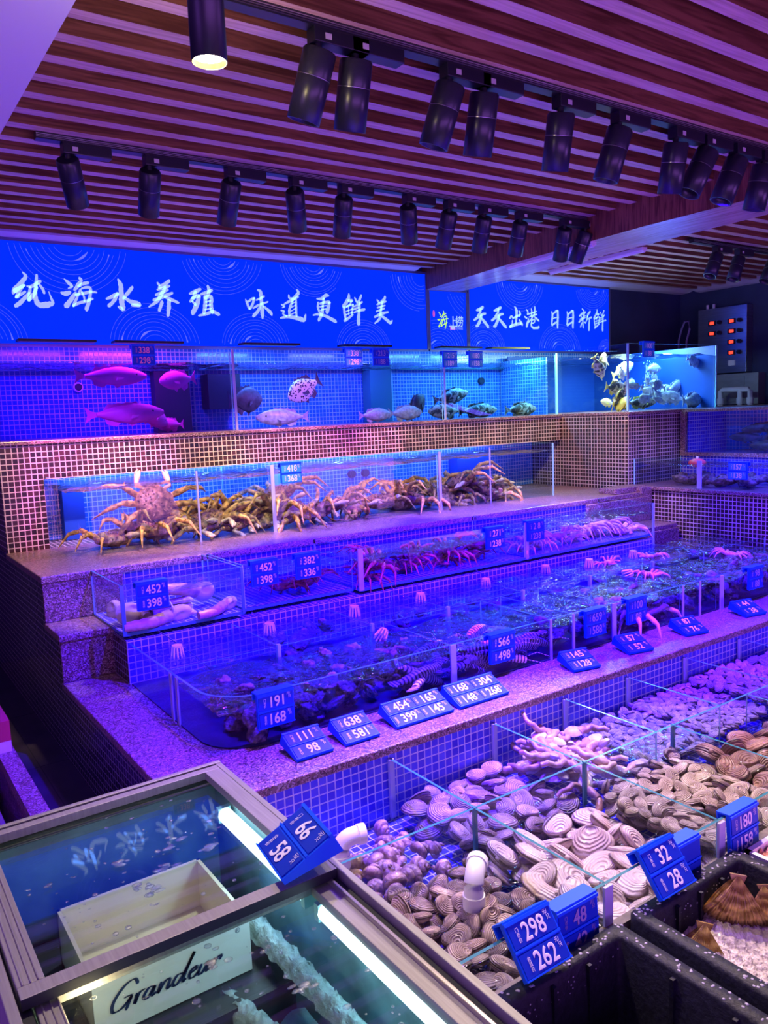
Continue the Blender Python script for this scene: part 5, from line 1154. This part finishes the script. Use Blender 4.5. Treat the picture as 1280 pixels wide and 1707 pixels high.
# ------------------------------------------------------------------ big tank: sea cucumbers / abalone / mantis shrimp
pbr('dark_rock', (.05, .035, .04), .5, var=.8, nscale=30, bump=1.)
pbr('abalone', (.13, .09, .09), .5, var=.9, nscale=45, bump=1., objvar=.4, dark=.8)
def lump_mesh(name, r, mat, seed):
    m = MB(); m.ell((0, 0, 0), r, 22, 14, 0, bumpy(seed, .14, 13)); me = m.mesh(name, [mat]); return me
ab = [lump_mesh('abalone', (.055, .040, .020), 'abalone', i) for i in range(3)]
rn = random.Random(44); n_ab = 0
for X0, X1, n, lab, gp in ((.90, 1.60, 130, 'dark ridged abalone in the front-left compartment of the big tank', 'a'), (2.12, 2.42, 34, 'grey abalone behind tag 659 in the big tank', 'b'), (2.45, 2.85, 40, 'grey-violet abalone in the compartment behind tag 57', 'c'), (2.88, 3.9, 90, 'small grey shellfish in the right part of the big tank', 'd')):
    for i in range(n):
        o = meshobj('abalone', ab[i % 3], None, (rn.uniform(X0, X1), rn.uniform(2.02, 2.33), L1+.02+rn.uniform(0, .085)), (rn.gauss(0, .5), rn.gauss(0, .5), rn.uniform(0, 6.3)), rn.uniform(.55, .9)); tag(o, lab, 'abalone', lab)
for i in range(36):
    o = meshobj('abalone', ab[i % 3], None, (rn.uniform(1.25, 4.0), rn.uniform(2.42, 2.72), L1+.05+rn.uniform(0, .05)), (rn.gauss(0, .4), rn.gauss(0, .4), rn.uniform(0, 6.3)), rn.uniform(.6, 1.)); tag(o, 'dim dark shellfish in the rear compartments of the big tank among the drain caps', 'abalone', 'dim dark shellfish in the rear compartments')
m, t, out = nt('shrimp_banded'); b = N(t, 'ShaderNodeBsdfPrincipled'); lk(t, b.outputs[0], out.inputs[0]); b.inputs['Roughness'].default_value = .35
tc = N(t, 'ShaderNodeTexCoord'); wv = N(t, 'ShaderNodeTexWave', i_Scale=26., i_Distortion=1.5); lk(t, tc.outputs['Object'], wv.inputs['Vector']); r = N(t, 'ShaderNodeValToRGB'); lk(t, wv.outputs['Fac'], r.inputs[0]); r.color_ramp.elements[0].color = (.10, .05, .05, 1); r.color_ramp.elements[1].color = (.85, .66, .55, 1); r.color_ramp.elements[0].position = .35; r.color_ramp.elements[1].position = .6; lk(t, r.outputs[0], b.inputs['Base Color'])
def shrimp():
    t = thing('mantis_shrimp', (0, 0, 0), '', 'shrimp'); n = 16
    pts = [(.16*(k/n-.5), .02*sin(k/n*3), .012*sin(k/n*pi)) for k in range(n+1)]
    MB().tube(pts, [.008+.013*sin(pi*min(1, .15+k/n*.75))*(1+.10*(k % 2)) for k in range(n+1)], 10, flat=.8).build('body', 'shrimp_banded', t)
    MB().prism([(.07, -.002), (.11, -.024), (.115, 0), (.11, .024), (.07, .006)], .0, .004, 'Z').build('tail_fan', 'shrimp_banded', t)
    m = MB()
    for sg in (-1, 1): m.tube([(-.075, sg*.006, .005), (-.12, sg*.03, .02), (-.17, sg*.035, .01)], [.0015, .001, .0005], 5)
    m.build('antennae', 'shrimp_banded', t)
    m = MB()
    for k in range(6):
        for sg in (-1, 1): m.tube([(-.05+k*.018, sg*.010, -.003), (-.052+k*.018, sg*.022, -.014)], [.002, .001], 5)
    m.build('legs', 'shrimp_banded', t)
    return t
sp = shrimp(); rn = random.Random(9); lab = 'banded tiger prawn packed behind the front glass under tag 566'
for i in range(26):
    l_ = (rn.uniform(1.50, 2.02), rn.uniform(2.01, 2.16), L1+.022+rn.uniform(0, .075)); r_ = (rn.gauss(0, .3), rn.gauss(0, .3), rn.choice([0, pi])+rn.gauss(0, .45))
    c = sp if i == 0 else copy_tree(sp)
    c.location = l_; c.rotation_euler = r_; c['label'] = lab; c['group'] = 'banded prawns under tag 566'

# ------------------------------------------------------------------ fish
def fish(name, L, H, T, mats, label, loc, rot, seed=0, cat='fish', group=None, tail=1.):
    t = thing(name, loc, label, cat, group, rot=rot); bm_, fm = mats
    n, sg = 16, 14; vs = []
    for k in range(n+1):
        u = k/n; x = L*(.5-u*.86); h = H*.5*(sin(pi*(u*.93+.035))**.75)*(1-.35*u**2) if u < 1 else H*.10
        h = max(h, H*.09 if u > .5 else H*.02); w = T*.5*max(.12, sin(pi*(u*.85+.05))**.8); zc = H*.03*(1-u)
        for i in range(sg): a = 2*pi*i/sg; vs.append((x, w*cos(a)*(1-.12*abs(sin(a))), zc+h*sin(a)))
    m = MB(); m.add(vs, [(k*sg+i, (k+1)*sg+i, (k+1)*sg+(i+1) % sg, k*sg+(i+1) % sg) for k in range(n) for i in range(sg)], 0, True); m.add(vs[:sg], [list(range(sg))]); m.add(vs[-sg:], [list(range(sg))[::-1]])
    m.build('body', bm_, t)
    q = H*.36*tail
    def fin(P, nm, th=.0015): MB().prism(P, -th, th, 'Y').build(nm, fm, t)
    fin([(-L*.33, H*.06), (-L*.42, H*.16), (-L*.5, q), (-L*.47, 0), (-L*.5, -q), (-L*.42, -H*.16), (-L*.33, -H*.06)], 'tail_fin')
    P = [(L*.18, H*.40)]+[(L*(.15-.06*i), H*(.56-.015*i-.05*(i % 2))) for i in range(7)]+[(-L*.27, H*.20), (-L*.1, H*.30)]
    fin(P, 'dorsal_fin'); fin([(-L*.05, -H*.36), (-L*.12, -H*.54), (-L*.24, -H*.42), (-L*.26, -H*.18)], 'anal_fin'); fin([(L*.16, -H*.38), (L*.08, -H*.56), (L*.02, -H*.40)], 'pelvic_fin')
    for s_ in (-1, 1):
        f = MB().prism([(0, 0), (-L*.13, -H*.02), (-L*.15, -H*.16), (-L*.03, -H*.10)], -.001, .001, 'Y').build('pectoral_fin', fm, t); f.location = (L*.16, s_*T*.46, -H*.04); f.rotation_euler = (0, 0, -s_*.5)
    m = MB(); m.ell((L*.345, -T*.27, H*.10), (L*.018, T*.06, L*.018), 8, 6); m.ell((L*.345, T*.27, H*.10), (L*.018, T*.06, L*.018), 8, 6); m.build('eye', 'gasket', t)
    return t
pbr('fish_pink', (.95, .12, .45), .45, var=.12, nscale=20, emit=(.9, .02, .45), es=0.)
pbr('fish_silver', (.46, .46, .56), .35, var=.5, nscale=40)
pbr('fish_grey', (.42, .40, .50), .5, var=.4, nscale=50)
pbr('fish_dark', (.06, .06, .08), .5, var=.7, nscale=30)
pbr('fish_yellow', (.75, .62, .12), .45, var=.6, nscale=25)
pbr('fish_belly', (.85, .78, .55), .45, var=.3, nscale=12)
m, t, out = nt('fish_spotted'); b = N(t, 'ShaderNodeBsdfPrincipled'); lk(t, b.outputs[0], out.inputs[0]); tc = N(t, 'ShaderNodeTexCoord'); v = N(t, 'ShaderNodeTexVoronoi', i_Scale=75.); lk(t, tc.outputs['Object'], v.inputs['Vector']); r = N(t, 'ShaderNodeValToRGB'); lk(t, v.outputs['Distance'], r.inputs[0]); r.color_ramp.elements[0].color = (.02, .02, .03, 1); r.color_ramp.elements[1].color = (.80, .76, .72, 1); r.color_ramp.elements[0].position = .38; r.color_ramp.elements[1].position = .46; lk(t, r.outputs[0], b.inputs['Base Color'])
m, t, out = nt('fish_mottled'); b = N(t, 'ShaderNodeBsdfPrincipled'); lk(t, b.outputs[0], out.inputs[0]); tc = N(t, 'ShaderNodeTexCoord'); v = N(t, 'ShaderNodeTexNoise', i_Scale=22., i_Detail=5., i_Distortion=1.); lk(t, tc.outputs['Object'], v.inputs['Vector']); r = N(t, 'ShaderNodeValToRGB'); lk(t, v.outputs['Fac'], r.inputs[0]); r.color_ramp.elements[0].color = (.03, .03, .04, 1); r.color_ramp.elements[1].color = (.62, .55, .45, 1); r.color_ramp.elements[0].position = .46; r.color_ramp.elements[1].position = .56; lk(t, r.outputs[0], b.inputs['Base Color'])
PK = ('fish_pink', 'fish_pink'); g_ = 'magenta fish in the left top tank'
fish('grouper', .36, .105, .06, PK, 'magenta-lit grouper swimming at the upper left of the left top tank', (1.19, 4.10, 1.735), (0, .02, 0), group=g_)
fish('grouper', .40, .115, .06, PK, 'long magenta grouper near the bottom of the left top tank, facing right', (1.24, 4.08, 1.545), (0, .0, 0), group=g_)
fish('grouper', .20, .11, .06, PK, 'smaller magenta fish at the upper right of the left top tank, facing left', (1.545, 4.12, 1.715), (0, .1, pi), group=g_)
fish('grouper', .20, .11, .06, PK, 'magenta fish half hidden behind the long lower grouper', (1.42, 4.20, 1.53), (0, .5, .3), group=g_)
fish('grouper', .15, .08, .05, PK, 'dim magenta fish resting low at the right of the left top tank', (1.53, 4.25, 1.48), (0, 0, 2.9), group=g_)
fish('spotted_grouper', .24, .15, .05, ('fish_spotted', 'fish_dark'), 'white fish with fine black spots swimming head down in the middle top tank', (2.30, 4.10, 1.655), (0, rad(28), pi))
fish('grey_fish', .33, .10, .07, ('fish_silver', 'fish_silver'), 'pale lavender fish lying on the bottom behind the glass, facing left', (2.08, 3.97, 1.495), (0, 0, pi))
fish('grey_fish', .24, .085, .06, ('fish_grey', 'fish_grey'), 'pale grey fish on the bottom, left of the darker one at mid tank', (2.76, 4.06, 1.485), (0, 0, 0))
fish('grey_fish', .26, .10, .06, ('fish_grey', 'fish_grey'), 'round-backed grey fish on the bottom near the right end of the middle tank', (2.99, 4.06, 1.49), (0, 0, 0))
fish('grey_fish', .22, .16, .05, ('fish_dark', 'fish_dark'), 'dark deep-bodied fish hiding at the left end of the middle top tank', (1.94, 4.15, 1.60), (0, 0, .1))
fish('grey_fish', .20, .13, .05, ('fish_dark', 'fish_dark'), 'dark fish curled at the right end of the middle top tank', (3.10, 4.08, 1.53), (0, -.7, .2))
MT = ('fish_mottled', 'fish_mottled')
for l_, r_, L_, lab in (((3.40, 4.10, 1.585), (0, -.15, 0), .30, 'black and white banded grouper swimming above the others in the right top tank'), ((3.32, 4.06, 1.49), (0, 0, pi), .28, 'mottled grouper on the bottom at the left of the right top tank'), ((3.60, 4.06, 1.485), (0, 0, 0), .34, 'mottled grouper stretched on the bottom mid tank'), ((3.98, 4.04, 1.48), (0, 0, 0), .30, 'yellowish mottled grouper at the right end of the right top tank')):
    fish('mottled_grouper', L_, .105, .08, MT, lab, l_, r_, group='mottled groupers')
YL = ('fish_yellow', 'fish_yellow'); SV = ('fish_silver', 'fish_silver'); MY = ('fish_mottled', 'fish_yellow'); BLY = ('fish_belly', 'fish_yellow')
CF = [('black_yellow_fish', .17, .09, MY, (4.30, 3.62, 1.745), (.3, 1.0, 0), 'black and yellow striped fish at the upper left of the corner tank'),
      ('black_yellow_fish', .19, .11, MY, (4.44, 3.70, 1.76), (0, -1.1, .3), 'dark mottled fish hanging head up near the top left'),
      ('silver_fish', .10, .05, SV, (4.52, 3.60, 1.70), (0, 1.3, 0), 'slim silver fish pointing down beside the mottled one'),
      ('yellow_fish', .22, .10, ('fish_mottled', 'fish_yellow'), (4.43, 3.58, 1.60), (.2, .1, 0), 'yellow fish in the left middle of the corner tank'),
      ('yellow_fish', .24, .12, MY, (4.36, 3.50, 1.525), (.3, -.4, .3), 'large yellow-green fish low at the left of the corner tank'),
      ('yellow_fish', .22, .12, YL, (4.33, 3.44, 1.49), (.6, .1, 1.), 'bright yellow fish on the floor at the left corner'),
      ('arched_fish', .25, .10, BLY, (4.78, 3.80, 1.735), (0, -.35, 0), 'arched pale-bellied fish high in the middle of the tank'),
      ('yellow_fish', .34, .09, MY, (4.66, 3.55, 1.495), (0, 0, 0), 'long yellow-grey fish lying across the bottom'),
      ('silver_fish', .17, .08, SV, (5.00, 3.70, 1.735), (0, .0, 0), 'silver fish high above the bubble stream'),
      ('silver_fish', .13, .07, SV, (4.80, 3.60, 1.65), (0, .3, .4), 'silver fish left of the bubble stream'),
      ('silver_fish', .14, .08, SV, (4.86, 3.56, 1.61), (0, -.3, 2.8), 'violet-tinted silver fish just below its neighbour left of the bubbles'),
      ('silver_fish', .20, .08, SV, (5.12, 3.60, 1.60), (0, -.3, 0), 'silver fish tilted upward right of the bubbles'),
      ('silver_fish', .17, .08, SV, (5.42-.3, 3.45, 1.80-.03), (0, .3, 0), 'silver fish near the top right corner of the tank'),
      ('silver_fish', .15, .09, SV, (4.78, 3.50, 1.545), (0, .4, .4), 'silver fish low at mid tank'),
      ('silver_fish', .18, .10, SV, (4.96, 3.50, 1.52), (0, -.2, 2.6), 'silver fish resting low under the bubbles'),
      ('grey_fish', .22, .12, ('fish_grey', 'fish_grey'), (5.06, 3.42, 1.495), (0, 0, 0), 'round grey fish on the bottom at the right of the corner tank'),
      ('black_yellow_fish', .12, .05, MY, (4.28, 3.38, 1.60), (0, 1.2, 1.3), 'green striped fish hugging the left glass of the corner tank'),
      ('silver_fish', .10, .06, SV, (5.08, 3.75, 1.68), (0, .9, 0), 'small dark-finned fish right of centre')]
rn = random.Random(61)
for k in range(15): CF.append(('silver_fish', rn.uniform(.09, .16), rn.uniform(.045, .08), (SV, ('fish_grey', 'fish_grey'), BLY)[k % 3], (rn.uniform(4.5, 5.1), rn.uniform(3.45, 3.9), rn.uniform(1.47, 1.74) if k % 2 else rn.uniform(1.47, 1.58)), (0, rn.uniform(-.5, .5), rn.choice([0, pi])+rn.gauss(0, .4)), 'small silvery fish among the crowd in the middle of the corner tank'))
for nm, L_, H_, mt, l_, r_, lab in CF: fish(nm, L_, H_, H_*.5, mt, lab, l_, r_, group='fish in the corner tank')
rn = random.Random(3); b = MB()
for i in range(120): b.ell((4.98+rn.gauss(0, .02), 3.72+rn.gauss(0, .02), rn.uniform(1.47, 1.80)), (.004*rn.uniform(.5, 1.6),)*3, 6, 4)
for i in range(110): b.ell((2.07+rn.gauss(0, .03), 3.85+rn.gauss(0, .02), rn.uniform(.97, 1.20)), (.004*rn.uniform(.5, 1.6),)*3, 6, 4)
thin_glass('bubble', (.9, .95, 1), 2., base=.35, rough=.1)
tag(b.build('air_bubbles', 'bubble'), 'streams of air bubbles in the corner tank and the crab tank', 'bubbles', kind='stuff')
for i in range(14):
    rn2 = random.Random(i); x = 4.98+.1*rn2.random()
    fish('black_fish', .26, .07, .05, ('fish_dark', 'fish_dark'), 'black fish in the heap at the right side of the inset blue tank', (4.86+.16*rn2.random(), 2.35+rn2.uniform(0, .62), 1.18+rn2.uniform(0, .13)), (0, rn2.uniform(-.3, .3), pi/2+rn2.uniform(-.4, .4)), group='black fish in the inset tank')
for i in range(50):
    rn2 = random.Random(i+90); o = meshobj('oyster', ab[i % 3], None, (4.35+.3*rn2.random(), 2.2+rn2.uniform(0, .95), .99+.025*rn2.random()), (rn2.gauss(0, .4), rn2.gauss(0, .4), rn2.uniform(0, 6)), rn2.uniform(.7, 1.1)); tag(o, 'rough oyster lying in the shallow tank on the right side counter', 'oyster', 'oysters in the right side tank')

# ------------------------------------------------------------------ control panel, pipes, cable on the right wall
t = thing('control_panel', (6.45, 4.03, 1.70), 'steel control box with red digital displays and knobs on the right wall', 'control panel', world=True)
MB().box(6.38, 6.47, 3.80, 4.255, 1.715, 2.275).build('cabinet', 'steel', t, bevel=.003)
pbr('led_red', (.6, .02, .02), .4, emit=(1, .04, .02), es=2.5)
for y, z in ((3.935, 2.15), (3.935, 2.065), (3.935, 1.975), (3.935, 1.885), (4.118, 2.15), (4.118, 2.062)):
    f = MB().box(6.372, 6.380, y-.034, y+.034, z-.020, z+.020).build('display', 'gasket', t)
    MB().box(6.370, 6.372, y-.020, y+.018, z-.012, z+.012).build('digits', 'led_red', f, off=t.location)
    MB().tube([(6.38, y-.075, z), (6.355, y-.075, z)], .017, 12).build('knob', 'gasket', t)
MB().box(6.372, 6.38, 3.90, 3.96, 1.775, 1.82).build('label_plate', 'tag_white', t)
MB().box(6.36, 6.40, 3.79, 3.80, 2.17, 2.21).build('hinge', 'steel', t); MB().box(6.36, 6.40, 3.79, 3.80, 1.80, 1.84).build('hinge', 'steel', t)
for y in (4.13, 4.19): MB().tube([(6.42, y, 2.275), (6.42, y, 2.315)], .012, 8).build('cable_gland', 'white_plastic', t)
t = thing('electrical_box', (6.45, 3.9, 1.5), 'dull grey box below the steel control panel', 'box', world=True)
MB().box(6.36, 6.47, 3.68, 4.22, 1.445, 1.705).build('cabinet', 'alu_frame', t, bevel=.003); MB().box(6.352, 6.36, 3.80, 4.16, 1.47, 1.68).build('door_panel', 'alu_frame', t, bevel=.002)
t = thing('water_pipe', (6.2, 3.8, 1.44), 'white plastic pipe run with two bends standing below the control panel', 'pipe', world=True)
MB().tube([(6.2, 3.92, 1.44), (6.2, 3.92, 1.555), (6.2, 3.90, 1.57), (6.2, 3.67, 1.57), (6.2, 3.655, 1.555), (6.2, 3.655, 1.44)], .02, 10).build('pipe', 'white_plastic', t)
MB().tube([(6.2, 3.745, 1.57), (6.2, 3.745, 1.44)], .02, 10).build('pipe', 'white_plastic', t)
for y in (3.655, 3.745, 3.92): MB().tube([(6.2, y, 1.45), (6.2, y, 1.50)], .027, 10).build('collar', 'white_plastic', t)
t = thing('hose', (6.35, 4.4, 1.9), 'loop of pale hose hanging by the wall above the corner tank', 'hose', world=True)
MB().tube([(6.35, 4.43, 1.44), (6.35, 4.43, 2.03), (6.35, 4.40, 2.13), (6.35, 4.37, 2.19), (6.35, 4.33, 2.19), (6.35, 4.32, 2.12), (6.35, 4.35, 2.02), (6.35, 4.36, 1.44)], .008, 8).build('tube', 'tag_dim', t)
# airline tubes into the big tank
for i, x in enumerate((.99, 1.36, 1.70, 2.13, 2.5)):
    o = MB().tube([(x-.10, 2.755, L2+.0), (x-.06, 2.72, .72), (x, 2.66, .66), (x+.03, 2.6, .62)], .0022, 5).build('air_hose', 'gasket')
    tag(o, 'thin black air hose dropping into the big tank, %s from the left' % nth[i], 'hose', 'thin air hoses')
# ------------------------------------------------------------------ put the floor at height zero
for o in list(bpy.data.objects):
    if o.parent is None and o.type in {'MESH', 'EMPTY', 'LIGHT'}: o.location.z += DZ
